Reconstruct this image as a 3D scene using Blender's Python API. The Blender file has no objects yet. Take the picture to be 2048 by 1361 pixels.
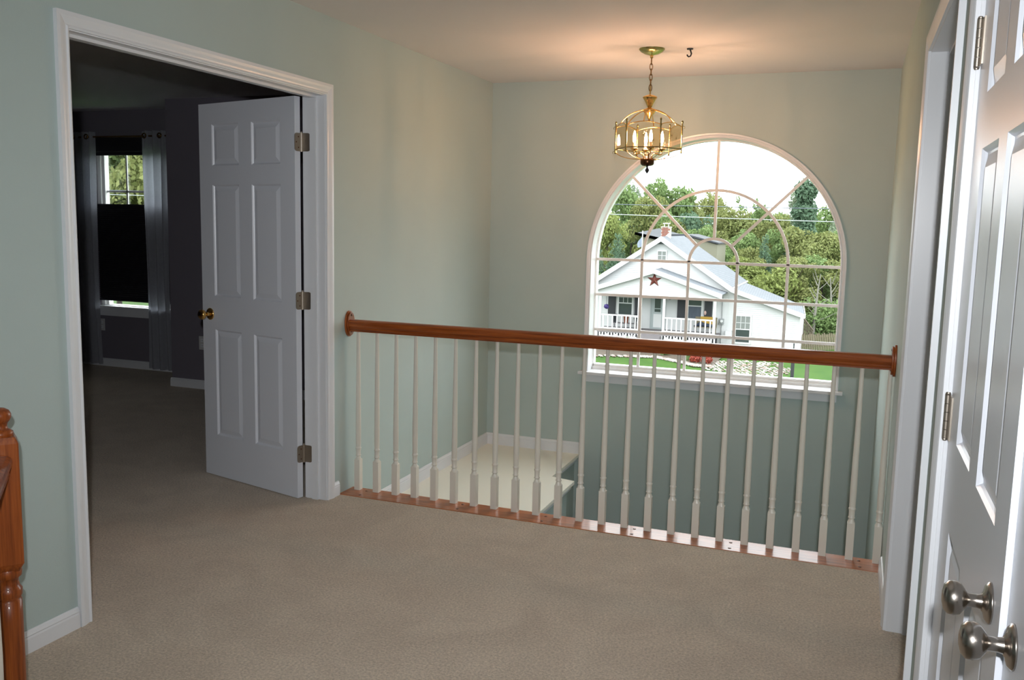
import bpy, bmesh, math, random
import numpy as np
from mathutils import Vector, Matrix
S = bpy.context.scene
COL = S.collection
PI = math.pi
random.seed(7); RNG = np.random.default_rng(11)

# ------------------------------------------------------------------ camera
CAM = Vector((2.459, -4.0852, 1.4472))
yaw, pitch, roll = .3601, -.1293, .0222
fw = Vector((-math.sin(yaw)*math.cos(pitch), math.cos(yaw)*math.cos(pitch), math.sin(pitch)))
rt = Vector((math.cos(yaw), math.sin(yaw), 0)); up = rt.cross(fw)
r2 = rt*math.cos(roll)+up*math.sin(roll); u2 = r2.cross(fw)
cd = bpy.data.cameras.new('camera'); cam = bpy.data.objects.new('camera', cd); COL.objects.link(cam)
M = Matrix((r2, u2, -fw)).transposed().to_4x4(); M.translation = CAM; cam.matrix_world = M
cd.sensor_width = 36; cd.sensor_fit = 'HORIZONTAL'; cd.lens = 36*1795.22/2048
cd.clip_start = .05; cd.clip_end = 600
S.camera = cam

# ------------------------------------------------------------------ world, lights, exposure
S.view_settings.view_transform = 'Standard'; S.view_settings.look = 'None'
S.view_settings.exposure = 0; S.view_settings.gamma = 1
S.view_settings.use_curve_mapping = False
w = bpy.data.worlds.new('world'); S.world = w; w.use_nodes = True
nt = w.node_tree; bg = nt.nodes['Background']
SKY = 6.6; HALL_FILL = 4
tc = nt.nodes.new('ShaderNodeTexCoord'); nz = nt.nodes.new('ShaderNodeTexNoise'); nz.inputs['Scale'].default_value = 2.2
nz.inputs['Detail'].default_value = 5
rp = nt.nodes.new('ShaderNodeValToRGB'); rp.color_ramp.elements[0].position = .3; rp.color_ramp.elements[1].position = .7
rp.color_ramp.elements[0].color = (.80, .87, .95, 1); rp.color_ramp.elements[1].color = (1, 1, 1, 1)
nt.links.new(tc.outputs['Generated'], nz.inputs['Vector']); nt.links.new(nz.outputs['Fac'], rp.inputs['Fac'])
nt.links.new(rp.outputs['Color'], bg.inputs['Color']); bg.inputs['Strength'].default_value = SKY

def lamp(name, kind, loc, power, color, **kw):
    l = bpy.data.lights.new(name, kind); l.energy = power; l.color = color
    for k, v in kw.items(): setattr(l, k, v)
    o = bpy.data.objects.new(name, l); COL.objects.link(o); o.location = loc
    return o
# the camera's pop-up flash, 14 cm above the lens
FL = CAM + u2*.14 - fw*.12
fl = lamp('camera_flash', 'SPOT', FL, 232, (.96, .975, 1.0), spot_size=math.radians(96), spot_blend=1.0, shadow_soft_size=.02)
fl.rotation_euler = cam.matrix_world.to_euler()
# added unseen fill light at the far end of the hallway, behind the camera
hl = lamp('hall_fill_light', 'POINT', (1.45, -5.0, 2.12), HALL_FILL, (.96, .98, 1.0), shadow_soft_size=.16)

# ------------------------------------------------------------------ materials
MATS = {}
def mat(name, color, rough=.5, metal=0, noise=0, nscale=20, bump=0, bscale=200, coat=0, emit=None, estr=0, spec=None, color2=None, stretch=None):
    if name in MATS: return MATS[name]
    m = bpy.data.materials.new(name); m.use_nodes = True; MATS[name] = m
    n = m.node_tree.nodes; L = m.node_tree.links; b = n['Principled BSDF']
    b.inputs['Base Color'].default_value = (*color, 1); b.inputs['Roughness'].default_value = rough; b.inputs['Metallic'].default_value = metal
    if coat: b.inputs['Coat Weight'].default_value = coat; b.inputs['Coat Roughness'].default_value = .08
    if spec is not None: b.inputs['Specular IOR Level'].default_value = spec
    if emit: b.inputs['Emission Color'].default_value = (*emit, 1); b.inputs['Emission Strength'].default_value = estr
    t = n.new('ShaderNodeTexCoord'); vec = t.outputs['Object']
    if stretch:
        mp = n.new('ShaderNodeMapping'); mp.inputs['Scale'].default_value = stretch; L.new(vec, mp.inputs['Vector']); vec = mp.outputs['Vector']
    if noise or color2:
        z = n.new('ShaderNodeTexNoise'); z.inputs['Scale'].default_value = nscale; z.inputs['Detail'].default_value = 4; L.new(vec, z.inputs['Vector'])
        r = n.new('ShaderNodeValToRGB'); L.new(z.outputs['Fac'], r.inputs['Fac'])
        r.color_ramp.elements[0].position = .32; r.color_ramp.elements[1].position = .68
        c2 = color2 or tuple(c*(1-noise) for c in color)
        r.color_ramp.elements[0].color = (*c2, 1); r.color_ramp.elements[1].color = (*color, 1)
        L.new(r.outputs['Color'], b.inputs['Base Color'])
    if bump:
        z = n.new('ShaderNodeTexNoise'); z.inputs['Scale'].default_value = bscale; z.inputs['Detail'].default_value = 3; L.new(vec, z.inputs['Vector'])
        q = n.new('ShaderNodeBump'); q.inputs['Strength'].default_value = bump; q.inputs['Distance'].default_value = .002
        L.new(z.outputs['Fac'], q.inputs['Height']); L.new(q.outputs['Normal'], b.inputs['Normal'])
    return m

m_sage = mat('sage_paint', (.465, .555, .535), .8, spec=.25, bump=.15, bscale=260, noise=.03, nscale=3)
m_ceil = mat('ceiling_paint', (.74, .71, .69), .95, bump=.2, bscale=180)
m_white = mat('white_trim_paint', (.75, .77, .80), .32)
m_door = mat('white_door_paint', (.72, .75, .81), .3, bump=.08, bscale=350, stretch=(1, 1, .15))
m_cream = mat('cream_baluster_paint', (.74, .71, .63), .28)
m_ledge = mat('ledge_paint', (.92, .90, .80), .45, bump=.1)
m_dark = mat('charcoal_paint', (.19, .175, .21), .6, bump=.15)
m_bceil = mat('bedroom_ceiling_paint', (.74, .75, .78), .8)
m_nickel = mat('satin_nickel', (.42, .38, .34), .24, 1)
m_hinge = mat('aged_nickel', (.42, .37, .31), .38, .9)
m_brass = mat('polished_brass', (.80, .50, .17), .16, 1)
m_brassd = mat('dark_brass', (.35, .20, .08), .22, 1)  # darker brass tone for chain links, curtain rod and grommets
m_green = mat('verdigris_brass', (.58, .50, .20), .22, 1)
m_black = mat('black_metal', (.015, .015, .018), .4)
m_shade = mat('black_cellular_fabric', (.010, .009, .014), .8)
m_curt = mat('grey_curtain_fabric', (.36, .37, .41), .75, noise=.15, nscale=60)
m_outlet = mat('outlet_plastic', (.6, .6, .6), .4)
m_vinyl = mat('white_vinyl', (.80, .80, .79), .35)
m_munt = mat('grey_muntin', (.78, .76, .74), .4)
m_wfloor = mat('foyer_floor', (.30, .17, .09), .35, noise=.4, nscale=6, stretch=(1, 8, 1))

_n = m_curt.node_tree.nodes; _L = m_curt.node_tree.links; _tr = _n.new('ShaderNodeBsdfTranslucent'); _tr.inputs['Color'].default_value = (.50, .53, .60, 1); _mx = _n.new('ShaderNodeMixShader'); _mx.inputs['Fac'].default_value = .35
_L.new(_n['Principled BSDF'].outputs[0], _mx.inputs[1]); _L.new(_tr.outputs[0], _mx.inputs[2]); _L.new(_mx.outputs[0], _n['Material Output'].inputs['Surface'])
def oak(name='oak', axis=0):
    if name in MATS: return MATS[name]
    m = bpy.data.materials.new(name); m.use_nodes = True; MATS[name] = m
    n = m.node_tree.nodes; L = m.node_tree.links; b = n['Principled BSDF']
    t = n.new('ShaderNodeTexCoord'); mp = n.new('ShaderNodeMapping')
    sc = [55, 55, 55]; sc[axis] = 2.2; mp.inputs['Scale'].default_value = sc
    L.new(t.outputs['Object'], mp.inputs['Vector'])
    z = n.new('ShaderNodeTexNoise'); z.inputs['Scale'].default_value = 1.6; z.inputs['Detail'].default_value = 6; z.inputs['Roughness'].default_value = .6
    L.new(mp.outputs['Vector'], z.inputs['Vector'])
    r = n.new('ShaderNodeValToRGB'); L.new(z.outputs['Fac'], r.inputs['Fac'])
    e = r.color_ramp.elements
    e[0].position = .3; e[0].color = (.12, .024, .004, 1); e[1].position = .72; e[1].color = (.40, .105, .018, 1)
    k = e.new(.5); k.color = (.27, .062, .010, 1)
    L.new(r.outputs['Color'], b.inputs['Base Color'])
    b.inputs['Roughness'].default_value = .38; b.inputs['Specular IOR Level'].default_value = .3; b.inputs['Coat Weight'].default_value = .35; b.inputs['Coat Roughness'].default_value = .07
    q = n.new('ShaderNodeBump'); q.inputs['Strength'].default_value = .25; q.inputs['Distance'].default_value = .0006
    L.new(z.outputs['Fac'], q.inputs['Height']); L.new(q.outputs['Normal'], b.inputs['Normal'])
    return m
m_oakx = oak('oak_x', 0); m_oakz = oak('oak_z', 2)
m_plug = mat('oak_plug', (.10, .025, .007), .35)

def glassmat(name, tint=(1, 1, 1), refl=1.0, rough=0.0):
    if name in MATS: return MATS[name]
    m = bpy.data.materials.new(name); m.use_nodes = True; MATS[name] = m
    n = m.node_tree.nodes; L = m.node_tree.links; n.clear()
    o = n.new('ShaderNodeOutputMaterial'); mx = n.new('ShaderNodeMixShader'); tr = n.new('ShaderNodeBsdfTransparent'); g = n.new('ShaderNodeBsdfGlossy')
    tr.inputs['Color'].default_value = (*tint, 1); g.inputs['Roughness'].default_value = rough
    f = n.new('ShaderNodeLayerWeight'); f.inputs['Blend'].default_value = .12
    f = type('x', (), {'outputs': {'Fac': f.outputs['Facing']}})
    mm = n.new('ShaderNodeMath'); mm.operation = 'MULTIPLY'; mm.inputs[1].default_value = refl
    L.new(f.outputs['Fac'], mm.inputs[0]); L.new(mm.outputs[0], mx.inputs['Fac'])
    L.new(tr.outputs[0], mx.inputs[1]); L.new(g.outputs[0], mx.inputs[2]); L.new(mx.outputs[0], o.inputs['Surface'])
    return m
m_glass = glassmat('window_glass', (.97, .985, .975), .8)
m_lglass = glassmat('lantern_glass', (.98, .945, .87), .45, .02)

def carpetmat():
    m = bpy.data.materials.new('beige_carpet'); m.use_nodes = True
    n = m.node_tree.nodes; L = m.node_tree.links; b = n['Principled BSDF']
    t = n.new('ShaderNodeTexCoord')
    big = n.new('ShaderNodeTexNoise'); big.inputs['Scale'].default_value = 3.2; big.inputs['Detail'].default_value = 6; big.inputs['Distortion'].default_value = 1.2
    sm = n.new('ShaderNodeTexNoise'); sm.inputs['Scale'].default_value = 115; sm.inputs['Detail'].default_value = 5; sm.inputs['Roughness'].default_value = .7
    for q in (big, sm): L.new(t.outputs['Object'], q.inputs['Vector'])
    r1 = n.new('ShaderNodeValToRGB'); r1.color_ramp.elements[0].position = .35; r1.color_ramp.elements[1].position = .65
    r1.color_ramp.elements[0].color = (.65, .535, .41, 1); r1.color_ramp.elements[1].color = (.74, .62, .48, 1)
    r2_ = n.new('ShaderNodeValToRGB'); r2_.color_ramp.elements[0].position = .35; r2_.color_ramp.elements[1].position = .65
    r2_.color_ramp.elements[0].color = (.56, .55, .54, 1); r2_.color_ramp.elements[1].color = (1.0, 1.0, 1.0, 1)
    mx = n.new('ShaderNodeMixRGB'); mx.blend_type = 'MULTIPLY'; mx.inputs['Fac'].default_value = 1
    L.new(big.outputs['Fac'], r1.inputs['Fac']); L.new(sm.outputs['Fac'], r2_.inputs['Fac'])
    L.new(r1.outputs['Color'], mx.inputs[1]); L.new(r2_.outputs['Color'], mx.inputs[2]); L.new(mx.outputs[0], b.inputs['Base Color'])
    b.inputs['Roughness'].default_value = 1; b.inputs['Specular IOR Level'].default_value = .1; b.inputs['Sheen Weight'].default_value = .3
    q = n.new('ShaderNodeBump'); q.inputs['Strength'].default_value = .9; q.inputs['Distance'].default_value = .006
    L.new(sm.outputs['Fac'], q.inputs['Height']); L.new(q.outputs['Normal'], b.inputs['Normal'])
    return m
m_carpet = carpetmat()

# ------------------------------------------------------------------ mesh helpers
class MB:
    def __init__(s): s.v = []; s.f = []; s.sm = []
    def add(s, vs, fs, smooth=False):
        o = len(s.v); s.v += [tuple(p) for p in vs]; s.f += [tuple(i+o for i in f) for f in fs]; s.sm += [smooth]*len(fs); return s
    def box(s, x0, x1, y0, y1, z0, z1):
        s.add([(x, y, z) for z in (z0, z1) for y in (y0, y1) for x in (x0, x1)],
              [(0, 2, 3, 1), (4, 5, 7, 6), (0, 1, 5, 4), (2, 6, 7, 3), (0, 4, 6, 2), (1, 3, 7, 5)]); return s
    def rbox(s, M_, x0, x1, y0, y1, z0, z1):
        vs = [M_ @ Vector((x, y, z)) for z in (z0, z1) for y in (y0, y1) for x in (x0, x1)]
        s.add(vs, [(0, 2, 3, 1), (4, 5, 7, 6), (0, 1, 5, 4), (2, 6, 7, 3), (0, 4, 6, 2), (1, 3, 7, 5)]); return s
    def lathe(s, prof, c=(0, 0, 0), n=20, M_=None, smooth=True, sq=None):
        vs = []; k = len(prof)
        for (r, z) in prof:
            for i in range(n):
                a = 2*PI*i/n; vs.append(Vector((r*math.cos(a), r*math.sin(a), z)))
        if M_ is not None: vs = [M_ @ v for v in vs]
        vs = [v+Vector(c) for v in vs]
        fs = [(j*n+i, j*n+(i+1) % n, (j+1)*n+(i+1) % n, (j+1)*n+i) for j in range(k-1) for i in range(n)]
        s.add(vs, fs, smooth); s.add([vs[i] for i in range(n)][::-1], [tuple(range(n))]); s.add([vs[(k-1)*n+i] for i in range(n)], [tuple(range(n))])
        return s
    def tube(s, pts, r, n=8, closed=False):
        pts = [Vector(p) for p in pts]; m = len(pts); rs = r if isinstance(r, (list, tuple)) else [r]*m
        vs = []; prev = None
        for i, p in enumerate(pts):
            a = pts[(i-1) % m] if (closed or i > 0) else p; b = pts[(i+1) % m] if (closed or i < m-1) else p
            t = (b-a).normalized()
            if prev is None:
                h = Vector((0, 0, 1)) if abs(t.z) < .9 else Vector((1, 0, 0)); u = t.cross(h).normalized()
            else:
                u = (prev-t*prev.dot(t)); u = u.normalized() if u.length > 1e-6 else t.orthogonal().normalized()
            prev = u; v = t.cross(u)
            for k in range(n):
                q = 2*PI*k/n; vs.append(p+(u*math.cos(q)+v*math.sin(q))*rs[i])
        L = m if closed else m-1
        fs = [(i*n+k, i*n+(k+1) % n, ((i+1) % m)*n+(k+1) % n, ((i+1) % m)*n+k) for i in range(L) for k in range(n)]
        s.add(vs, fs, True)
        if not closed: s.add(vs[:n][::-1], [tuple(range(n))]); s.add(vs[-n:], [tuple(range(n))])
        return s
    def prism(s, poly, d):      # poly: list of 3d points (planar), d: extrusion vector
        n = len(poly); P = [Vector(p) for p in poly]; Q = [p+Vector(d) for p in P]
        s.add(P+Q, [tuple(range(n))[::-1], tuple(range(n, 2*n))]+[(i, (i+1) % n, n+(i+1) % n, n+i) for i in range(n)]); return s
    def loft(s, rows, closed_row=False, smooth=False, caps=False):
        k = len(rows[0]); vs = [p for r in rows for p in r]
        K = k if closed_row else k-1
        fs = [(j*k+i, j*k+(i+1) % k, (j+1)*k+(i+1) % k, (j+1)*k+i) for j in range(len(rows)-1) for i in range(K)]
        s.add(vs, fs, smooth)
        if caps: s.add(rows[0][::-1], [tuple(range(k))]); s.add(rows[-1], [tuple(range(k))])
        return s
    def mesh(s, name, m):
        me = bpy.data.meshes.new(name); me.from_pydata([tuple(v) for v in s.v], [], s.f)
        me.polygons.foreach_set('use_smooth', s.sm); me.materials.append(m)
        bm = bmesh.new(); bm.from_mesh(me); bmesh.ops.recalc_face_normals(bm, faces=bm.faces); bm.to_mesh(me); bm.free()
        me.update(); return me
    def obj(s, name, m, parent=None, loc=(0, 0, 0), bevel=0):
        o = bpy.data.objects.new(name, s.mesh(name, m)); COL.objects.link(o); o.location = loc
        if parent: o.parent = parent
        if bevel:
            b = o.modifiers.new('bevel', 'BEVEL'); b.width = bevel; b.segments = 2; b.limit_method = 'ANGLE'; b.angle_limit = .6
        return o
def tag(o, label=None, cat=None, group=None, kind=None):
    if label: o['label'] = label
    if cat: o['category'] = cat
    if group: o['group'] = group
    if kind: o['kind'] = kind
    return o
def empty(name, loc=(0, 0, 0), rz=0, parent=None):
    o = bpy.data.objects.new(name, None); COL.objects.link(o); o.location = loc; o.rotation_euler = (0, 0, rz); o.empty_display_size = .1
    if parent: o.parent = parent
    return o
def copy_tree(o, parent=None):
    c = o.copy(); COL.objects.link(c)
    if parent: c.parent = parent
    for ch in list(o.children): copy_tree(ch, c)
    return c
def struct(o): o['kind'] = 'structure'; return o

# ------------------------------------------------------------------ main dimensions
W, YW, HC = 2.657, 1.953, 2.426
DA, DB, DH = -1.754, -.220, 2.045        # bedroom doorway in the left wall
R1a, R1b = -.697, -1.735                 # first doorway in the right wall (far, near jamb)
C1a, C1b = -2.092, -3.594                 # closet opening
WD = 2.664
WX, WS, WR, WB = 1.5765, 1.2114, .8079, .4648   # arched window
T = .115
ZF = -2.75

# ------------------------------------------------------------------ room shell
b = MB()
b.box(-.001, W+.30, -5.4, -.105, -.03, .008); b.box(-5.6, -.001, -3.6, 1.953, -.03, .008); b.box(-4.52, -2.9, 1.953, 2.5, -.03, .008)
b.box(W+.30, W+2.2, -2.0, .3, -.03, .008)
struct(b.obj('floor', m_carpet))
struct(MB().box(-.001, W+.0, -5.4, .035, -.30, -.031).obj('floor_joist_band', m_sage))
struct(MB().box(-.115, W+.115, -5.4, YW+.15, HC, HC+.1).obj('ceiling', m_ceil))
struct(MB().box(-5.7, -.1151, -3.6, 2.7, 2.395, 2.52).obj('ceiling_bedroom', m_bceil))
struct(MB().box(-.115, W+.115, -5.5, YW, ZF-.05, ZF).obj('floor_foyer', m_wfloor))

b = MB()
b.box(-T, 0, -5.4, DA-.02, 0, HC); b.box(-T, 0, DA-.02, DB+.02, DH+.02, HC); b.box(-T, 0, DB+.02, YW, 0, HC); b.box(-T, 0, -5.5, YW, ZF, -.031); b.box(-T, 0, .04, YW, -.031, 0)
struct(b.obj('wall_left', m_sage))
# bedroom side skin of the same wall, dark paint
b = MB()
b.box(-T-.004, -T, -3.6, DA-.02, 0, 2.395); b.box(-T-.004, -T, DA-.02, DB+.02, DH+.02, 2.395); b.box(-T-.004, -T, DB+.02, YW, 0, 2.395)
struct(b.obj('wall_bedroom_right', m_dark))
b = MB()
X1 = W+T
b.box(W, X1, R1a+.02, YW, ZF, HC); b.box(W, X1, R1b-.02, R1a+.02, DH+.02, HC); b.box(W, X1, C1a+.02, R1b-.02, 0, HC)
b.box(W, X1, C1b-.02, C1a+.02, DH+.02, HC); b.box(W, X1, -5.4, C1b-.02, 0, HC); b.box(W, X1, -5.4, R1a+.02, ZF, -.031)
struct(b.obj('wall_right', m_sage))
struct(MB().box(-.115, X1, -5.5, -5.4, ZF, HC).obj('wall_behind', m_sage))
b = MB(); b.box(X1, X1+2, -2.1, -2.0, 0, HC); b.box(X1, X1+2, .3, .4, 0, HC); b.box(X1+1.6, X1+1.7, -2.0, .3, 0, HC); b.box(X1, X1+1.7, -2.1, .4, HC, HC+.1)
struct(b.obj('wall_side_room', m_sage))
b = MB(); b.box(X1+.45, X1+.5, C1b-.1, C1a+.0, 0, HC); b.box(X1, X1+.5, C1b-.15, C1b-.1, 0, HC); b.box(X1, X1+.5, C1b-.1, C1a, HC, HC+.05)
struct(b.obj('wall_closet', m_sage))

# window wall with the arched hole: front sheet, back sheet
HR = .822
def arch_poly(r, zb, n=40):
    pts = [(WX-r, zb)]+[(WX-r*math.cos(PI*i/n), WS+r*math.sin(PI*i/n)) for i in range(n+1)]+[(WX+r, zb)]
    return pts
def wall_with_arch(x0, x1, z0, z1, y0, y1, r, zb):
    b = MB(); ap = arch_poly(r, zb); n = len(ap)
    for y in (y0, y1):
        # left, right, below, above in strips
        q = [(x0, z0), (WX-r, z0), (WX-r, z1), (x0, z1)]; b.add([(a, y, c) for a, c in q], [(0, 1, 2, 3)])
        q = [(WX+r, z0), (x1, z0), (x1, z1), (WX+r, z1)]; b.add([(a, y, c) for a, c in q], [(0, 1, 2, 3)])
        q = [(WX-r, z0), (WX+r, z0), (WX+r, zb), (WX-r, zb)]; b.add([(a, y, c) for a, c in q], [(0, 1, 2, 3)])
        for i in range(1, n-2):
            (ax, az), (bx_, bz) = ap[i], ap[i+1]
            b.add([(ax, y, az), (bx_, y, bz), (bx_, y, z1), (ax, y, z1)], [(0, 1, 2, 3)])
    for i in range(n):
        (ax, az), (bx_, bz) = ap[i], ap[(i+1) % n]
        b.add([(ax, y0, az), (bx_, y0, bz), (bx_, y1, bz), (ax, y1, az)], [(0, 1, 2, 3)])
    b.add([(x0, y0, z0), (x1, y0, z0), (x1, y1, z0), (x0, y1, z0)], [(0, 1, 2, 3)]); b.add([(x0, y0, z1), (x1, y0, z1), (x1, y1, z1), (x0, y1, z1)], [(0, 1, 2, 3)])
    b.add([(x0, y0, z0), (x0, y1, z0), (x0, y1, z1), (x0, y0, z1)], [(0, 1, 2, 3)]); b.add([(x1, y0, z0), (x1, y1, z0), (x1, y1, z1), (x1, y0, z1)], [(0, 1, 2, 3)])
    return b
struct(wall_with_arch(-.115, X1, ZF, HC+.1, YW, YW+.20, HR, WB-.04).obj('wall_back', m_sage))

# ---- arched window
win = struct(empty('window_1', (WX, YW, WB)))
def wobj(b, name, m, parent=win):
    o = b.obj(name, m, parent); o.matrix_parent_inverse = Matrix.Translation(-Vector(win.location)) if parent is win else Matrix.Identity(4); return o
def arch_sweep(prof, zb, n=48):   # prof: (radius offset from WR, y)
    rows = []
    st = [('l', zb), ]+[('a', PI*i/n) for i in range(n+1)]+[('r', zb)]
    for k, t in st:
        row = []
        for (dr, y) in prof:
            r = WR+dr
            if k == 'l': row.append((WX-r, y, t))
            elif k == 'r': row.append((WX+r, y, t))
            else: row.append((WX-r*math.cos(t), y, WS+r*math.sin(t)))
        rows.append(row)
    return MB().loft(rows, closed_row=True, caps=True)
zs = .428
wobj(arch_sweep([(.006, YW), (.006, YW-.009), (.010, YW-.012), (.015, YW-.008), (.022, YW-.010), (.029, YW-.016), (.038, YW-.017), (.038, YW)], zs), 'casing', m_white)
wobj(arch_sweep([(.0138, YW), (.0138, YW+.20), (.007, YW+.20), (.007, YW)], WB-.038), 'jamb', m_white)
fr = arch_sweep([(.0, YW+.115), (.0, YW+.17), (.0068, YW+.17), (.0068, YW+.10), (.004, YW+.10), (.004, YW+.115)], WB-.02)
fr.box(WX-WR-.004, WX+WR+.004, YW+.115, YW+.17, WB-.038, WB); fr.box(WX-WR-.004, WX+WR+.004, YW+.10, YW+.115, WB-.038, WB-.017); pass
wobj(fr, 'frame', m_vinyl)
yg = YW+.13
pan = MB(); ap = arch_poly(WR+.002, WB-.002, 48)
pan.prism([(x, yg-.003, z) for x, z in ap], (0, .006, 0)); wobj(pan, 'pane', m_glass)
# muntins: flat grille bars
def mbar(p, q, w_=.019):
    b = MB(); p = Vector(p); q = Vector(q); t = (q-p).normalized(); s_ = Vector((t.z, 0, -t.x))*w_/2; d = Vector((0, -.012, 0))
    a = [p+s_, q+s_, q-s_, p-s_]; a = [v+Vector((0, -.004, 0)) for v in a]; b.prism(a, d); return b
def marc(r, w_=.019, n=32):
    rows = []
    for i in range(n+1):
        t = PI*i/n; c, s_ = math.cos(t), math.sin(t)
        rows.append([(WX-(r+k)*c, y, WS+(r+k)*s_) for k, y in ((-w_/2, yg-.004), (w_/2, yg-.004), (w_/2, yg-.016), (-w_/2, yg-.016))])
    return MB().loft(rows, closed_row=True, caps=True)
hz = [WS, WS-(WS-WB)/3, WS-2*(WS-WB)/3]
for z in hz: wobj(mbar((WX-WR, yg, z), (WX+WR, yg, z)), 'muntin', m_munt)
for k in (-.6, -.2, .2, .6): wobj(mbar((WX+k*WR, yg-.0005, WB), (WX+k*WR, yg-.0005, WS)), 'muntin', m_munt)
for r in (.2, .6): wobj(marc(r*WR), 'curved_muntin', m_munt)
for a in (45, 90, 135):
    c, s_ = math.cos(math.radians(a)), math.sin(math.radians(a))
    wobj(mbar((WX+.2*WR*c, yg-.001, WS+.2*WR*s_), (WX+WR*c, yg-.001, WS+WR*s_)), 'muntin', m_munt)
st = MB(); st.box(WX-.874, WX+.874, YW-.055, YW, zs-.020, zs); st.box(WX-WR-.013, WX+WR+.013, YW, YW+.118, zs-.003, zs)
o = wobj(st, 'sill', m_white); bv = o.modifiers.new('bevel', 'BEVEL'); bv.width = .006; bv.segments = 2; bv.limit_method = 'ANGLE'
apb = MB(); apb.box(WX-.84, WX+.84, YW-.014, YW, zs-.074, zs-.022); apb.box(WX-.84, WX+.84, YW-.018, YW, zs-.036, zs-.022)
wobj(apb, 'apron', m_white)

# ---- landing ledge in the stairwell
ZL = -.177
ld = struct(empty('trim_ledge', (0, .3, ZL)))
def lobj(b, name, m):
    o = b.obj(name, m, ld); o.matrix_parent_inverse = Matrix.Translation(-Vector(ld.location)); return o
pl = [(0, .035), (.888, .035), (.888, 1.275), (.725, 1.315), (.72, YW), (0, YW)]
lobj(MB().prism([(x, y, ZL-.022) for x, y in pl], (0, 0, .022)), 'ledge_top', m_ledge)
pl2 = [(.0, .036), (.872, .036), (.872, 1.262), (.71, 1.30), (.705, YW), (0, YW)]
lobj(MB().prism([(x, y, ZL-.05) for x, y in pl2], (0, 0, .028)), 'moulding', m_white)
pl3 = [(.0, .036), (.862, .036), (.862, 1.252), (.70, 1.29), (.695, YW), (0, YW)]
lobj(MB().prism([(x, y, ZL-.062) for x, y in pl3], (0, 0, .012)), 'cove', m_white)
pl4 = [(.0, .036), (.85, .036), (.85, 1.24), (.69, 1.28), (.685, YW), (0, YW)]
lobj(MB().prism([(x, y, ZF) for x, y in pl4], (0, 0, ZL-.062-ZF)), 'ledge_wall', m_sage)

# ---- baseboards (profile swept straight)
BBP = [(0, 0), (.012, 0), (.012, .058), (.010, .064), (.0115, .068), (.006, .080), (.002, .083), (0, .083)]
def baseboard(name, p, q, nrm, z=0, m=m_white):
    p = Vector(p); q = Vector(q); nrm = Vector(nrm)
    rows = [[(P+nrm*a)+Vector((0, 0, z+h)) for a, h in BBP] for P in (p, q)]
    rows = [[tuple(v) for v in r] for r in rows]
    return struct(MB().loft(rows, closed_row=True, caps=True).obj(name, m))
baseboard('baseboard_left', (0, DB+.0605, 0), (0, -.107, 0), (1, 0, 0))
baseboard('baseboard_left_near', (0, -5.4, 0), (0, DA-.0605, 0), (1, 0, 0))
baseboard('baseboard_right', (W, R1a+.0575, 0), (W, -.107, 0), (-1, 0, 0))
baseboard('baseboard_ledge_left', (0, .036, 0), (0, YW-.012, 0), (1, 0, 0), ZL)
baseboard('baseboard_ledge_back', (0, YW, 0), (.72, YW, 0), (0, -1, 0), ZL)
baseboard('baseboard_bay', (-4.52, 2.5, 0), (-2.9, 2.5, 0), (0, -1, 0))
baseboard('baseboard_bedroom', (-2.9, 1.953, 0), (-T-.005, 1.953, 0), (0, -1, 0))
baseboard('baseboard_bay_side', (-2.9, 2.488, 0), (-2.9, 1.941, 0), (-1, 0, 0))

# ---- door casings and jambs
def casing(name, plane_x, side, ya, yb, H, wd=.057, z0=0):
    # ya < yb ; side = +1 casing proud towards +x, -1 towards -x
    P = [(.004, 0), (.004, .009), (.010, .0115), (.016, .008), (.022, .009), (.034, .013), (.044, .0155), (wd, .0155), (wd, 0)]
    rows = []
    for st_ in range(4):
        row = []
        for u, h in P:
            y, z = [(ya-u, z0), (ya-u, H+u), (yb+u, H+u), (yb+u, z0)][st_]
            row.append((plane_x+side*h, y, z))
        rows.append(row)
    return struct(MB().loft(rows, closed_row=True, caps=True).obj(name, m_white))
def jamb(name, x0, x1, ya, yb, H, sx0, sx1):
    b = MB(); b.box(x0, x1, ya-.019, ya, 0, H); b.box(x0, x1, yb, yb+.019, 0, H); b.box(x0, x1, ya-.019, yb+.019, H, H+.019)
    b.box(sx0, sx1, ya, ya+.011, 0, H-.011); b.box(sx0, sx1, yb-.011, yb, 0, H-.011); b.box(sx0, sx1, ya, yb, H-.011, H)
    return struct(b.obj(name, m_white))
casing('trim_1', 0, 1, DA, DB, DH); casing('trim_2', -T-.004, -1, DA, DB, DH)
j3 = jamb('trim_3', -T-.004, 0, DA, DB, DH, -.079, -.045)
casing('trim_4', W, -1, R1b, R1a, DH); jamb('trim_5', W, X1, R1b, R1a, DH, W+.055, W+.085)
casing('trim_6', W, -1, C1b, C1a, DH, .052); jamb('trim_7', W, X1, C1b, C1a, DH, W+.05, W+.085)

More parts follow.
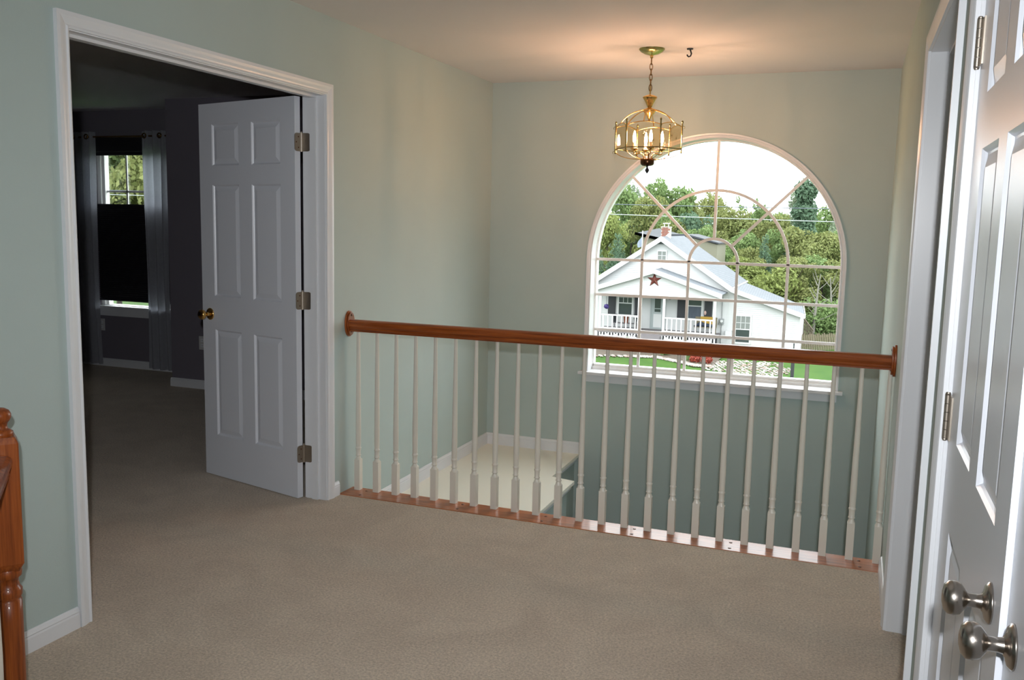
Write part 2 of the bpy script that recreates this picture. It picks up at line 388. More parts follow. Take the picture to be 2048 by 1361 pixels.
# ---- six panel door leaf (local: x 0..w from hinge, thickness y -t..0 , front face at y=0 facing +y)
def six_panel(root, w_, H, xs, zs_, t=.035, m=m_door):
    # xs: [(x0,x1),(x0,x1)] columns, zs_: rows [(z0,z1)...]
    b = MB()
    xe = [0, xs[0][0], xs[0][1], xs[1][0], xs[1][1], w_]
    ze = [0]+[z for r in sorted(zs_) for z in r]+[H]
    for i in (0, 2, 4): b.box(xe[i], xe[i+1], -t, 0, 0, H)
    for j in range(0, len(ze)-1, 2):
        for i in (1, 3): b.box(xe[i], xe[i+1], -t, 0, ze[j], ze[j+1])
    # merge coplanar: stiles and rails share faces, hidden faces stay inside
    lf = b.obj('leaf', m, root)
    for (x0, x1) in xs:
        for (z0, z1) in zs_:
            prof = [(0, 0), (.005, .005), (.008, .009), (.012, .0095), (.036, .003), (.040, .003)]
            q = MB()
            for sgn in (0, 1):
                rows = []
                for d, dep in prof:
                    y = -dep if sgn == 0 else -t+dep
                    rows.append([(x0+d, y, z0+d), (x1-d, y, z0+d), (x1-d, y, z1-d), (x0+d, y, z1-d)])
                q.loft(rows, closed_row=True); q.add(rows[-1], [(0, 1, 2, 3)])
            q.obj('panel', m, root)
    return lf
def hinge_leaf(M_, w_=.040, h=.089, r=.014, t=.0025):
    # plate spanning local x 0..w_, z -h/2..h/2, rounded outer corners
    pts = [(0, -h/2)]
    for cx, cz, a0 in ((w_-r, -h/2+r, -90), (w_-r, h/2-r, 0)):
        for k in range(6): a = math.radians(a0+18*k); pts.append((cx+r*math.cos(a), cz+r*math.sin(a)))
    pts.append((0, h/2))
    b = MB(); b.prism([M_ @ Vector((x, 0, z)) for x, z in pts], M_.to_3x3() @ Vector((0, t, 0)))
    return b
# bedroom door, hinged on the far jamb, swung into the bedroom past 90 degrees
d1 = struct(empty('door_1', (-.131, DB-.004, .012)))
ang = math.radians(180-14.6)   # local +x -> direction of the open leaf
d1.rotation_euler = (0, 0, ang)
XS = [(.108, .330), (.432, .654)]; ZS = [(.235, .825), (1.008, 1.605), (1.705, 1.922)]
# front (+y local) turns into the hall-facing side
lf = six_panel(d1, .762, 2.03, XS, ZS)
for o in [c for c in d1.children]: o.location = (.004, .0395, 0)
for zc in (.243-.012, 1.036-.012, 1.822-.012):
    h = MB(); h.lathe([(.0062, -.046), (.0062, .046)], (0, 0, zc), 12)
    h.lathe([(.0035, .046), (.0055, .049), (.002, .053)], (0, 0, zc), 10)
    M_ = Matrix.Translation((.0028, .002, zc)) @ Matrix.Rotation(PI/2, 4, 'Z')
    pl_ = hinge_leaf(M_); h.v += []; o_ = len(h.v); h.add(pl_.v, pl_.f)
    ho = h.obj('hinge', m_hinge, d1)
    sc = MB()
    for dx, dz in ((.014, .026), (.028, 0), (.014, -.026)):
        sc.lathe([(.0035, 0), (.0035, .0012)], (0, 0, 0), 8, Matrix.Translation((.0012, .004+dx, zc+dz)) @ Matrix.Rotation(-PI/2, 4, 'Y'))
    sc.obj('screw', m_plug, ho)
def knob(parent, loc, M_, m, scale=1.0, name='knob'):
    o = MB()
    o.lathe([(.0001, 0), (.033, 0), (.033, .003), (.027, .008), (.016, .011), (.0135, .013)], n=28, M_=M_)
    o.lathe([(.0125, .011), (.0105, .02), (.0105, .033), (.0165, .037), (.0245, .043), (.0275, .052), (.0262, .061), (.020, .067), (.010, .0695), (.0005, .070)], n=28, M_=M_)
    k = o.obj(name, m, parent, loc); k.scale = (scale,)*3
    return k
Rf = Matrix.Rotation(-PI/2, 4, 'X')   # z -> +y
knob(d1, (.70, .0395, .918-.012), Rf, m_brass); knob(d1, (.70, .0045, .918-.012), Matrix.Rotation(PI/2, 4, 'X'), m_brass)
lt = MB().box(.764, .7665, .01, .034, .875, .935); lt.obj('latch_plate', m_brass, d1)
# jamb half of the hinges
for zc in (.243, 1.036, 1.822):
    M_ = Matrix.Translation((-.128, DB-.0005, zc))
    q = hinge_leaf(M_, .046); q2 = MB(); q2.add([(x, y-.0025, z) for x, y, z in q.v], q.f)
    q2.obj('hinge_plate', m_hinge, j3)

# closet pair on the right wall.  local x runs toward -y
CX = [(.139, .344), (.434, .641)]; CZ = [(.27, .879), (1.05, 1.60), (1.70, 1.93)]
def closet(name, hy, direction, ajar):
    r = struct(empty(name, (WD+.0, hy, .012)))
    rz = -PI/2 if direction < 0 else PI/2
    r.rotation_euler = (0, 0, rz+ajar)
    return r
d2 = closet('door_2', C1a-.004, -1, 0)
six_panel(d2, .745, 2.025, CX, [(a-.012, b_-.012) for a, b_ in CZ])
# local x -> -y world, local y -> +x world: hall side is local y negative; leaf spans y -t..0 -> shift by +t
for c in d2.children: c.location = (0, .035, 0)
d3 = closet('door_3', C1b+.004, 1, 0); d3.location.x += .008
six_panel(d3, .745, 2.025, [(.745-b_, .745-a) for a, b_ in CX[::-1]], [(a-.012, b_-.012) for a, b_ in CZ])
Rb = Matrix.Rotation(PI/2, 4, 'X')    # z -> -y
knob(d2, (.668, 0, .938), Rb, m_nickel, .86)
knob(d3, (.690, 0, .938), Rf, m_nickel, .86)
for (rt_, sg) in ((d2, -1), (d3, 1)):
    for zc in (.25, 1.065, 1.80):
        h = MB()
        for k in range(5): h.lathe([(.0058, -.045+k*.018+.0006), (.0058, -.045+(k+1)*.018-.0006)], (-.004, sg*.0065, zc), 12)
        h.lathe([(.004, -.045), (.006, -.0455), (.004, -.050)], (-.004, sg*.0065, zc), 10); h.lathe([(.004, .050), (.006, .0455), (.004, .045)], (-.004, sg*.0065, zc), 10)
        h.box(-.004, .032, *sorted((sg*.0, sg*.003)), zc-.044, zc+.044)
        h.obj('hinge', m_hinge, rt_)

# ------------------------------------------------------------------ railing across the stairwell
rail = empty('stair_railing', (W/2, 0, 0))
tag(rail, 'long oak handrail on white turned balusters across the stairwell opening', 'railing')
def robj(b, name, m, bevel=0, parent=rail):
    o = b.obj(name, m, parent, bevel=bevel)
    if parent is rail: o.matrix_parent_inverse = Matrix.Translation(-Vector(rail.location))
    return o
m_oakf = oak('oak_floor_board', 0)
for k_, c_ in zip(range(3), ((.20, .055, .016), (.42, .135, .045), (.56, .20, .075))):
    [n_ for n_ in m_oakf.node_tree.nodes if n_.type == 'VALTORGB'][0].color_ramp.elements[k_].color = (*c_, 1)
robj(MB().box(.0, W, -.105, .044, -.012, .011), 'floor_board', m_oakf, .003)
hp = [(-.021, -.030), (.021, -.030), (.021, -.023), (.024, -.020), (.021, -.016), (.0215, -.010), (.027, -.004), (.030, .004), (.031, .016), (.028, .024), (.018, .030), (0, .032),
      (-.018, .030), (-.028, .024), (-.031, .016), (-.030, .004), (-.027, -.004), (-.0215, -.010), (-.021, -.016), (-.024, -.020), (-.021, -.023)]
ZR = .898
robj(MB().loft([[(x, y, ZR+z) for y, z in hp] for x in (.019, W-.019)], closed_row=True, caps=True), 'handrail', m_oakx)
for s_, x0 in ((1, 0), (-1, W)):
    b = MB()
    for (ry, rz_, xa, xb) in ((.041, .068, 0, .010), (.035, .061, .010, .019)):
        P = [(x0+s_*xa, ry*math.cos(a), ZR+.008+rz_*math.sin(a)) for a in [2*PI*k/36 for k in range(36)]]
        b.prism(P, (s_*(xb-xa), 0, 0))
    ro = robj(b, 'rosette', m_oakz, .002)
    for dz in (.046, -.040):
        pg = MB().lathe([(.0065, 0), (.0065, .0015), (.002, .003)], n=12, M_=Matrix.Translation((x0+s_*.019, 0, ZR+.008+dz)) @ Matrix.Rotation(s_*PI/2, 4, 'Y'))
        q = pg.obj('plug', m_plug, ro)
def baluster_mesh(H, h0=.165, hw=.016):
    b = MB()
    b.box(-hw, hw, -hw, hw, 0, h0)
    # square to round shoulder
    n = 20
    def ring(r, z, sq=0):
        out = []
        for i in range(n):
            a = 2*PI*(i+.5)/n; c, s_ = math.cos(a), math.sin(a); k = r/max(abs(c), abs(s_)) if sq else r
            out.append((k*c, k*s_, z))
        return out
    rows = [ring(hw-.0004, h0, 1), ring(hw*.93, h0+.006), ring(.0115, h0+.016), ring(.011, h0+.019), ring(.0145, h0+.0215), ring(.0150, h0+.0245), ring(.0125, h0+.028),
            ring(.0128, h0+.050), ring(.0135, h0+.058), ring(.0155, h0+.062), ring(.0155, h0+.066), ring(.0125, h0+.069), ring(.0135, h0+.075), ring(.0142, h0+.16), ring(.0125, h0+.33), ring(.0100, h0+.55), ring(.0085, H)]
    b.loft(rows, smooth=True, closed_row=True, caps=True)
    return b.mesh('baluster', m_cream)
bmesh_ = baluster_mesh(.858)
for i in range(24):
    o = bpy.data.objects.new('baluster', bmesh_); COL.objects.link(o); o.parent = rail
    o.location = (.0527+.11245*i-W/2, .012, .011)
for x in (.109, .67, 1.12, 1.567, 2.018, 2.568):
    for y in (.001, -.074):
        q = MB().lathe([(.0075, 0), (.0075, .001), (.003, .0022)], (x+(.004 if y < 0 else 0), y, .0108), 12)
        robj(q, 'plug', m_plug)

# ------------------------------------------------------------------ oak newel at the left edge
nwl = empty('newel_railing', (.317, -2.339, 0), math.radians(-38))
tag(nwl, 'dark oak turned newel post with ball top at the left frame edge', 'newel post')
b = MB(); s_ = .0415
b.lathe([(.034, 0.0), (.034, .30), (.0335, .375), (.029, .378), (.035, .388), (.0355, .405), (.030, .412), (.027, .425), (.028, .438), (.036, .444), (.037, .458), (.034, .466)], n=28)
b.obj('turned_shaft', m_oakz, nwl)
b = MB(); rows = [[(k*x, k*y, z) for x, y in ((-1, -1), (1, -1), (1, 1), (-1, 1))] for k, z in ((.030, .462), (s_, .486), (s_, .825), (.034, .842))]
b.loft(rows, closed_row=True, caps=True); b.obj('post_block', m_oakz, nwl, bevel=.004)
b = MB(); b.lathe([(.030, .838), (.032, .846), (.0325, .853), (.026, .858), (.020, .862), (.018, .870), (.020, .878), (.025, .884), (.029, .893), (.029, .902), (.024, .912), (.014, .918), (.0005, .920)], n=28)
b.obj('ball_finial', m_oakz, nwl)
gr = empty('guard_rail', (.317, -2.339, 0))
tag(gr, 'short oak guard rail and white baluster running out of frame beside the newel', 'railing')
dv = Vector((.25, -.255, 0)).normalized(); sd = Vector((-dv.y, dv.x, 0))
rows = []
for t_ in (.046, .95):
    P = dv*t_; rows.append([tuple(P+sd*y+Vector((0, 0, .765+z))) for y, z in hp])
MB().loft(rows, closed_row=True, caps=True).obj('handrail', m_oakz, gr)
gb = baluster_mesh(.715, .165, .019)
for t_ in (.298, .48, .665, .85):
    o = bpy.data.objects.new('baluster', gb); COL.objects.link(o); o.parent = gr; o.location = tuple(dv*t_+Vector((0, 0, .018))); o.rotation_euler = (0, 0, math.radians(-48))
o = MB(); rows = [[tuple(dv*t_+sd*y+Vector((0, 0, z))) for y, z in ((-.03, 0), (.03, 0), (.03, .018), (-.03, .018))] for t_ in (.0, 1.0)]
o.loft(rows, closed_row=True, caps=True).obj('shoe_board', m_oakz, gr)

# ------------------------------------------------------------------ chandelier
m_ant = mat('antique_brass', (.26, .20, .07), .25, 1); m_cup = mat('dark_bronze', (.10, .05, .025), .25, 1)
CH = Vector((1.336, 1.003, 0))
ch = empty('chandelier', (CH.x, CH.y, HC))
tag(ch, 'brass hexagonal glass lantern chandelier hanging by a chain from the ceiling', 'chandelier')
def cobj(b, name, m, parent=ch):
    o = b.obj(name, m, parent)
    if parent is ch: o.matrix_parent_inverse = Matrix.Translation(-Vector(ch.location))
    return o
c3 = (CH.x, CH.y, 0)
cobj(MB().lathe([(.072, HC), (.071, HC-.005), (.060, HC-.016), (.040, HC-.027), (.016, HC-.033), (.010, HC-.036)][::-1], c3, 32), 'canopy', m_green)
cobj(MB().lathe([(.004, HC-.052), (.007, HC-.050), (.009, HC-.040), (.008, HC-.034)], c3, 14), 'canopy_loop', m_brass)
z = HC-.052; k = 0
while z > 2.222:
    b = MB(); pts = []
    for i in range(16):
        a = 2*PI*i/16; lx, lz = .0085*math.cos(a), .019*math.sin(a)
        pts.append((CH.x+(lx*.9 if k % 2 else lx*.4), CH.y+(lx*.4 if k % 2 else -lx*.9), z-.016+lz))
    b.tube(pts, .0023, 6, closed=True); cobj(b, 'chain_link', m_brassd); z -= .0285; k += 1
cobj(MB().tube([(CH.x, CH.y, 2.225), (CH.x, CH.y, 2.172)], .004, 10), 'stem', m_brass)
cobj(MB().lathe([(.010, 2.109), (.014, 2.113), (.017, 2.120), (.030, 2.146), (.041, 2.161), (.040, 2.166), (.026, 2.173), (.010, 2.178)], c3, 28), 'top_finial', m_brass)
cobj(MB().lathe([(.002, 2.030), (.006, 2.036), (.005, 2.043), (.010, 2.050), (.012, 2.058), (.026, 2.074), (.034, 2.086), (.037, 2.092), (.030, 2.099), (.012, 2.106), (.010, 2.110)], c3, 28), 'hub', m_brass)
vd = Vector((CAM.x-CH.x, CAM.y-CH.y, 0)).normalized(); rr = Vector((-vd.y, vd.x, 0))   # rr: to the right seen from the camera
RH = .187
def hexp(k, r=RH): 
    a = math.radians(20+60*k); d = vd*math.cos(a)+rr*math.sin(a); return CH+d*r, d
for k in range(6):
    p, d = hexp(k)
    q = MB(); q.tube([(p.x, p.y, 1.864), (p.x, p.y, 2.020)], .0042, 6)
    q.lathe([(.003, 2.018), (.0055, 2.023), (.006, 2.028), (.002, 2.034)], (p.x, p.y, 0), 8); q.lathe([(.002, 1.852), (.0055, 1.858), (.003, 1.866)], (p.x, p.y, 0), 8)
    for zz in (1.868, 2.004):   # little curled hooks outside
        cc = [p+d*(.004+.010*math.sin(a))+Vector((0, 0, zz-.008+.008*math.cos(a))) for a in [i*.5 for i in range(6)]]
        q.tube(cc, .0014, 5)
    cobj(q, 'post', m_ant)
    # upper arm
    pts = []; dm = (vd*math.cos(math.radians(50+60*k))+rr*math.sin(math.radians(50+60*k)))
    for i in range(13):
        a = i/12*PI/2; r = .032+(RH*.866-.032)*(.55*math.sin(a)+.45*i/12); zz = 2.018+(2.094-2.018)*(.6*math.cos(a)+.4*(1-i/12)); pts.append(CH+dm*r+Vector((0, 0, zz)))
    cobj(MB().tube(pts, .0030, 8), 'upper_arm', m_brass)
    pts = []
    for i in range(13):
        a = i/12*PI/2; r = .036+(RH-.040)*math.sin(a)**1.0; zz = 1.868-(1.868-1.822)*math.cos(a); pts.append(CH+d*r+Vector((0, 0, zz)))
    cobj(MB().tube(pts, .0022, 8), 'lower_arm', m_brass)
    # panes and rims
    p2, d2_ = hexp(k+1); n = 12
    tv = (p2-p); L_ = tv.length; tv.normalize(); nv = Vector((tv.y, -tv.x, 0)); 
    top = []
    for i in range(n+1):
        u = i/n; top.append(p+tv*(.004+(L_-.008)*u)+Vector((0, 0, 2.000+.016*math.sin(PI*u))))
    bot = [p+tv*(.004)+Vector((0, 0, 1.878)), p2-tv*.004+Vector((0, 0, 1.878))]
    gl = MB(); gl.prism([tuple(v) for v in ([bot[0]]+top+[bot[1]])], nv*.003); po = cobj(gl, 'glass_pane', m_lglass)
    st_ = MB(); c_ = (p+p2)/2+nv*.0035+Vector((0, 0, 1.945))     # cut star
    for j in range(8):
        a = PI*j/8; dd = tv*math.cos(a)+Vector((0, 0, math.sin(a))); ln = .030 if j % 2 == 0 else .018
        pr = dd.cross(nv)*.0011; st_.prism([tuple(c_+dd*ln), tuple(c_+pr), tuple(c_-dd*ln), tuple(c_-pr)], nv*.0006)
    st_.obj('cut_star', m_lglass, po)
    cobj(MB().tube(top, .0026, 6), 'top_rim', m_brass); cobj(MB().tube(bot, .0034, 6), 'bottom_rim', m_ant)
cobj(MB().lathe([(.018, 1.785), (.030, 1.788), (.037, 1.794), (.0395, 1.803), (.0395, 1.820), (.036, 1.826), (.020, 1.828)], c3, 28), 'cup', m_cup)
cobj(MB().lathe([(.0005, 1.741), (.004, 1.746), (.0115, 1.757), (.0125, 1.764), (.0065, 1.774), (.005, 1.780), (.010, 1.787)], c3, 18), 'bottom_finial', m_black)
m_bulb = mat('lit_bulb', (1, .9, .7), .3, emit=(1.0, .56, .34), estr=650)
m_candle = mat('candle_sleeve', (.85, .72, .5), .5)
for k in range(4):
    a = math.radians(10+90*k); d = vd*math.cos(a)+rr*math.sin(a); p = CH+d*.078
    pts = [CH+d*.02+Vector((0, 0, 1.826)), CH+d*.028+Vector((0, 0, 1.850)), CH+d*.046+Vector((0, 0, 1.856)), CH+d*.064+Vector((0, 0, 1.850)), CH+d*.077+Vector((0, 0, 1.852)), p+Vector((0, 0, 1.868))]
    am = cobj(MB().tube(pts, .0042, 8), 'candle_arm', m_brass)
    MB().lathe([(.004, 1.866), (.012, 1.870), (.019, 1.876), (.023, 1.882), (.021, 1.883), (.010, 1.876)], (p.x, p.y, 0), 20).obj('drip_cup', m_brass, am)
    MB().lathe([(.0095, 1.876), (.0095, 1.915)], (p.x, p.y, 0), 12).obj('candle_sleeve', m_candle, am)
    MB().lathe([(.005, 1.915), (.0080, 1.924), (.0088, 1.934), (.0078, 1.950), (.0050, 1.966), (.0008, 1.978)], (p.x, p.y, 0), 12).obj('bulb', m_bulb, am)
    for c in am.children: c.matrix_parent_inverse = Matrix.Identity(4)
# ceiling hook
b = MB(); b.lathe([(.017, HC-.006), (.018, HC)], (1.54, 1.041, 0), 18)
b.tube([(1.54, 1.041, HC-.004), (1.545, 1.041, HC-.016), (1.549, 1.041, HC-.028), (1.545, 1.041, HC-.040), (1.535, 1.041, HC-.044), (1.527, 1.041, HC-.038), (1.526, 1.041, HC-.032)], .0042, 8)
tag(b.obj('ceiling_hook', m_black), 'small black plant hook screwed into the ceiling right of the chandelier', 'hook')

# ------------------------------------------------------------------ bedroom
BX0, BX1 = -4.233, -3.36     # window opening
b = MB()
b.box(-4.52, BX0, 2.5, 2.65, 0, 2.395); b.box(BX1, -2.9, 2.5, 2.65, 0, 2.395); b.box(BX0, BX1, 2.5, 2.65, 0, .55); b.box(BX0, BX1, 2.5, 2.65, 2.10, 2.395)
struct(b.obj('wall_bedroom_bay', m_dark))
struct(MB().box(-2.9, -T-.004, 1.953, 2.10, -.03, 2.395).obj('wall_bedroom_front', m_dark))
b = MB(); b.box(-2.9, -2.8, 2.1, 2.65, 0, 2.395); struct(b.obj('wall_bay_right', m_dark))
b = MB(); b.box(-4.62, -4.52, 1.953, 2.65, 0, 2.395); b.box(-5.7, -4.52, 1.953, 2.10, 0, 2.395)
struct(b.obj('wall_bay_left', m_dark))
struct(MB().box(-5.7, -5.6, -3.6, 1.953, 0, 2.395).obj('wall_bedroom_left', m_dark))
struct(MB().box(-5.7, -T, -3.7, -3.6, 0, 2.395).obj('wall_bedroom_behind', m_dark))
bw = struct(empty('window_2', (BX0, 2.5, .6)))
def bobj(b, name, m):
    o = b.obj(name, m, bw); o.matrix_parent_inverse = Matrix.Translation(-Vector(bw.location)); return o
f = MB(); x0, x1, z0, z1 = BX0, BX1, .55, 2.10
f.box(x0, x0+.045, 2.53, 2.62, z0, z1); f.box(x1-.045, x1, 2.53, 2.62, z0, z1); f.box(x0, x1, 2.53, 2.62, z1-.045, z1); f.box(x0, x1, 2.53, 2.62, z0, z0+.045)
f.box(x0+.045, x0+.075, 2.55, 2.60, z0, z1); f.box(x1-.075, x1-.045, 2.55, 2.60, z0, z1); f.box(x0+.045, x1-.045, 2.55, 2.60, 1.30, 1.35)
bobj(f, 'frame', m_vinyl)
cs = MB(); cs.box(x0-.057, x0, 2.484, 2.5, .55, 2.157); cs.box(x1, x1+.057, 2.484, 2.5, .55, 2.157); cs.box(x0-.057, x1+.057, 2.484, 2.5, 2.10, 2.157)
bobj(cs, 'casing', m_white)
for i in range(1, 3): 
    xx = x0+.075+(x1-x0-.15)*i/3; bobj(MB().box(xx-.009, xx+.009, 2.570, 2.580, 1.35, 2.055), 'muntin', m_vinyl)
bobj(MB().box(x0+.075, x1-.075, 2.570, 2.580, 1.652, 1.670), 'muntin', m_vinyl)
bobj(MB().box(x0+.06, x1-.06, 2.583, 2.589, z0+.045, z1-.045), 'pane', m_glass)
bobj(MB().box(x0-.09, x1+.09, 2.455, 2.53, .567, .590), 'sill', m_white); bobj(MB().box(x0-.07, x1+.07, 2.486, 2.5, .495, .567), 'apron', m_white)
# cellular shade covering the lower sash
sh = empty('window_shade', (BX0, 2.515, .62)); tag(sh, 'black pleated shade pulled up over the lower bedroom window', 'window shade')
rows = []; n = 46; za, zb_ = .650, 1.530
for i in range(n*2+1):
    z = za+(zb_-za)*i/(n*2); y = 2.507 if i % 2 == 0 else 2.516
    rows.append([(x0+.006, y, z), (x1-.006, y, z), (x1-.006, y+.012, z), (x0+.006, y+.012, z)])
o = MB().loft(rows, closed_row=True, caps=True).obj('pleats', m_shade, sh); o.matrix_parent_inverse = Matrix.Translation(-Vector(sh.location))
for zz in (1.530, .638):
    o = MB().box(x0+.004, x1-.004, 2.502, 2.529, zz, zz+.014).obj('rail', m_shade, sh); o.matrix_parent_inverse = Matrix.Translation(-Vector(sh.location))
vs = MB(); vs.box(x0-.065, x1+.065, 2.445, 2.482, 2.02, 2.158); vs.box(x0+.004, x1-.004, 2.484, 2.529, 1.990, 2.05)
vv = vs.obj('valance_shade', m_shade); tag(vv, 'short black shade header across the top of the bedroom window', 'window shade')
# curtain rod, panels
rod = empty('curtain_rod', (-3.9, 2.41, 2.150)); tag(rod, 'thin dark metal curtain rod above the bedroom window', 'curtain rod')
o = MB().tube([(-4.62+.12, 2.41, 2.150), (-2.95, 2.41, 2.150)], .008, 10).obj('rod', m_brassd, rod); o.matrix_parent_inverse = Matrix.Translation(-Vector(rod.location))
for xx in (-4.44, -3.02):
    o = MB().box(xx-.008, xx+.008, 2.41, 2.5, 2.14, 2.158).obj('bracket', m_black, rod); o.matrix_parent_inverse = Matrix.Translation(-Vector(rod.location))
def curtain(xa, xb, folds, name, label, grom):
    r = empty(name, ((xa+xb)/2, 2.41, .05)); tag(r, label, 'curtain', 'grey grommet curtains at the bedroom window')
    nx = folds*12; rows = []
    for j in range(13):
        t = j/12; z = .040+(2.195-.040)*t; row = []
        for i in range(nx+1):
            u = i/nx; amp = .034*(1-.25*(1-t)); x = xa+(xb-xa)*u + .012*math.sin(3*u+4*t)*(1-t); y = 2.41+amp*math.sin(2*PI*folds*u+.3)+.006*math.sin(9*u+5*t)
            row.append((x, y, z))
        rows.append(row)
    o = MB().loft(rows, smooth=True).obj('fabric', m_curt, r); o.matrix_parent_inverse = Matrix.Translation(-Vector(r.location))
    
    for gx, gy in grom:
        pts = [(gx+.020*math.cos(a), gy-.001*0, 2.150+.020*math.sin(a)) for a in [2*PI*k/16 for k in range(16)]]
        q = MB().tube(pts, .006, 6, closed=True).obj('grommet', m_brassd, r); q.matrix_parent_inverse = Matrix.Translation(-Vector(r.location))
curtain(-4.39, -4.13, 3, 'grommet_curtain', 'grey grommet curtain left of the bedroom window, lit along its right edge', [(-4.35, 2.375), (-4.19, 2.375)])
curtain(-3.578, -3.305, 3, 'grommet_curtain', 'pale grey grommet curtain hanging right of the black pleated shade', [(-3.515, 2.372), (-3.345, 2.372)])
for nm, c_, lab in (('wall_outlet', (-4.205, 2.4995, .404), 'white duplex outlet under the bedroom window'), ('wall_outlet', (-2.572, 1.9525, .399), 'white outlet plate on dark wall, half hidden behind the open door')):
    r = empty(nm, c_); tag(r, lab, 'outlet')
    MB().box(-.035, .035, -.006, 0, -.057, .057).obj('plate', m_outlet, r, bevel=.002)
    for dz in (-.022, .022):
        q = MB().box(-.016, .016, -.008, -.005, dz-.014, dz+.014).obj('receptacle', m_white, r, bevel=.002)
        s4 = MB()
        for dx in (-.006, .006): s4.box(dx-.001, dx+.001, -.0086, -.0078, dz-.004, dz+.005)
        s4.obj('slot', m_black, q)

# ------------------------------------------------------------------ OUTSIDE
m_grass = mat('lawn_grass', (0.042, 0.085, 0.015), .9, nscale=.9, color2=(0.027, 0.067, 0.011), spec=.1, bump=.6, bscale=60)
m_siding = mat('white_vinyl_siding', (.41, .412, .412), .6)
m_fascia = mat('white_fascia', (.43, .43, .43), .5)
m_shut = mat('dark_shutter', (0.012, 0.013, 0.017), .6)
m_wglass = mat('dim_house_glass', (0.034, 0.044, 0.044), .15)
m_hcurt = mat('blue_grey_drape', (0.068, 0.085, 0.109), .8, noise=.5, nscale=9, stretch=(9, 1, .3))
m_blind = mat('pale_window_blind', (0.136, 0.146, 0.136), .6)
m_brick = mat('chimney_brick', (0.177, 0.058, 0.037), .8)
m_mortar = mat('mortar', (.34, .31, .28), .9)
m_star = mat('rust_red_star', (0.116, 0.027, 0.019), .5, .3)
m_deck = mat('grey_deck', (0.129, 0.116, 0.119), .7)
m_wood = mat('weathered_fence_wood', (0.163, 0.136, 0.085), .8, noise=.4, nscale=5)
m_wood2 = mat('brown_deck_wood', (0.109, 0.082, 0.061), .8)
m_stone = mat('pale_stone', (0.313, 0.286, 0.252), .8, noise=.4, nscale=3)
m_stone2 = mat('pinkish_stone', (0.224, 0.163, 0.136), .8, noise=.35, nscale=4)
m_yel = mat('mustard_fabric', (0.272, 0.163, 0.020), .8); m_blue = mat('navy_fabric', (0.014, 0.022, 0.041), .8); m_terra = mat('terracotta', (0.163, 0.048, 0.024), .7)
m_tan = mat('tan_siding', (0.150, 0.146, 0.102), .7); m_droof = mat('dark_roof', (0.027, 0.031, 0.037), .8)
m_wire = mat('power_wire', (0.068, 0.082, 0.095), .6); m_wire2 = mat('pale_power_wire', (0.258, 0.286, 0.286), .6)
m_bark = mat('grey_bark', (0.068, 0.058, 0.044), .9); m_pbark = mat('pale_bark', (0.150, 0.143, 0.119), .9)
m_mum = mat('coral_blossom', (0.258, 0.037, 0.017), .7, nscale=8, color2=(0.184, 0.024, 0.012)); m_purple = mat('purple_blossom', (.05, .03, .16), .7)

def shingle():
    m = bpy.data.materials.new('grey_shingles'); m.use_nodes = True
    n = m.node_tree.nodes; L = m.node_tree.links; b = n['Principled BSDF']
    t = n.new('ShaderNodeTexCoord'); br = n.new('ShaderNodeTexBrick'); L.new(t.outputs['UV'], br.inputs['Vector'])
    br.inputs['Color1'].default_value = (0.084, 0.094, 0.106, 1); br.inputs['Color2'].default_value = (0.102, 0.112, 0.124, 1); br.inputs['Mortar'].default_value = (0.059, 0.067, 0.077, 1)
    br.inputs['Scale'].default_value = 1; br.inputs['Mortar Size'].default_value = .012; br.inputs['Brick Width'].default_value = .30; br.inputs['Row Height'].default_value = .14
    L.new(br.outputs['Color'], b.inputs['Base Color']); b.inputs['Roughness'].default_value = .85
    return m
m_roof = shingle()
def roofplane(name, p0, p1, p2, p3, parent, th=.06):   # p0->p1 along the eave (front to back), p3 p2 along ridge
    P = [Vector(p) for p in (p0, p1, p2, p3)]
    nrm = (P[1]-P[0]).cross(P[3]-P[0]).normalized()
    if nrm.z < 0: nrm = -nrm
    b = MB(); b.prism([tuple(p) for p in P], -nrm*th)
    o = b.obj(name, m_roof, parent); me = o.data; uv = me.uv_layers.new(name='UVMap')
    e = (P[1]-P[0]).normalized(); f = nrm.cross(e)
    for lp in me.loops:
        v = me.vertices[lp.vertex_index].co-P[0]; uv.data[lp.index].uv = (v.dot(e), v.dot(f))
    return o

# --- terrain
gx = np.concatenate([np.linspace(-160, -20, 15), np.linspace(-16, 12, 29), np.linspace(18, 120, 10)])
gy = np.concatenate([np.linspace(2.2, 34, 12), np.linspace(36, 60, 25), np.linspace(66, 180, 14)])
def gz(x, y):
    z = -5.72+ (max(0, 34-y)/34)**1.2*2.2
    if y > 62: z -= .012*(y-62)
    if y > 46 and x > -1: z -= .25*min(1, (y-46)/10)
    return z
vs = [(x, y, gz(x, y)+.03*math.sin(x*1.3+y)*math.cos(y*.9)) for y in gy for x in gx]; nxg = len(gx)
fs = [(j*nxg+i, j*nxg+i+1, (j+1)*nxg+i+1, (j+1)*nxg+i) for j in range(len(gy)-1) for i in range(nxg-1)]
b = MB(); b.add(vs, fs, True); struct(b.obj('ground', m_grass))

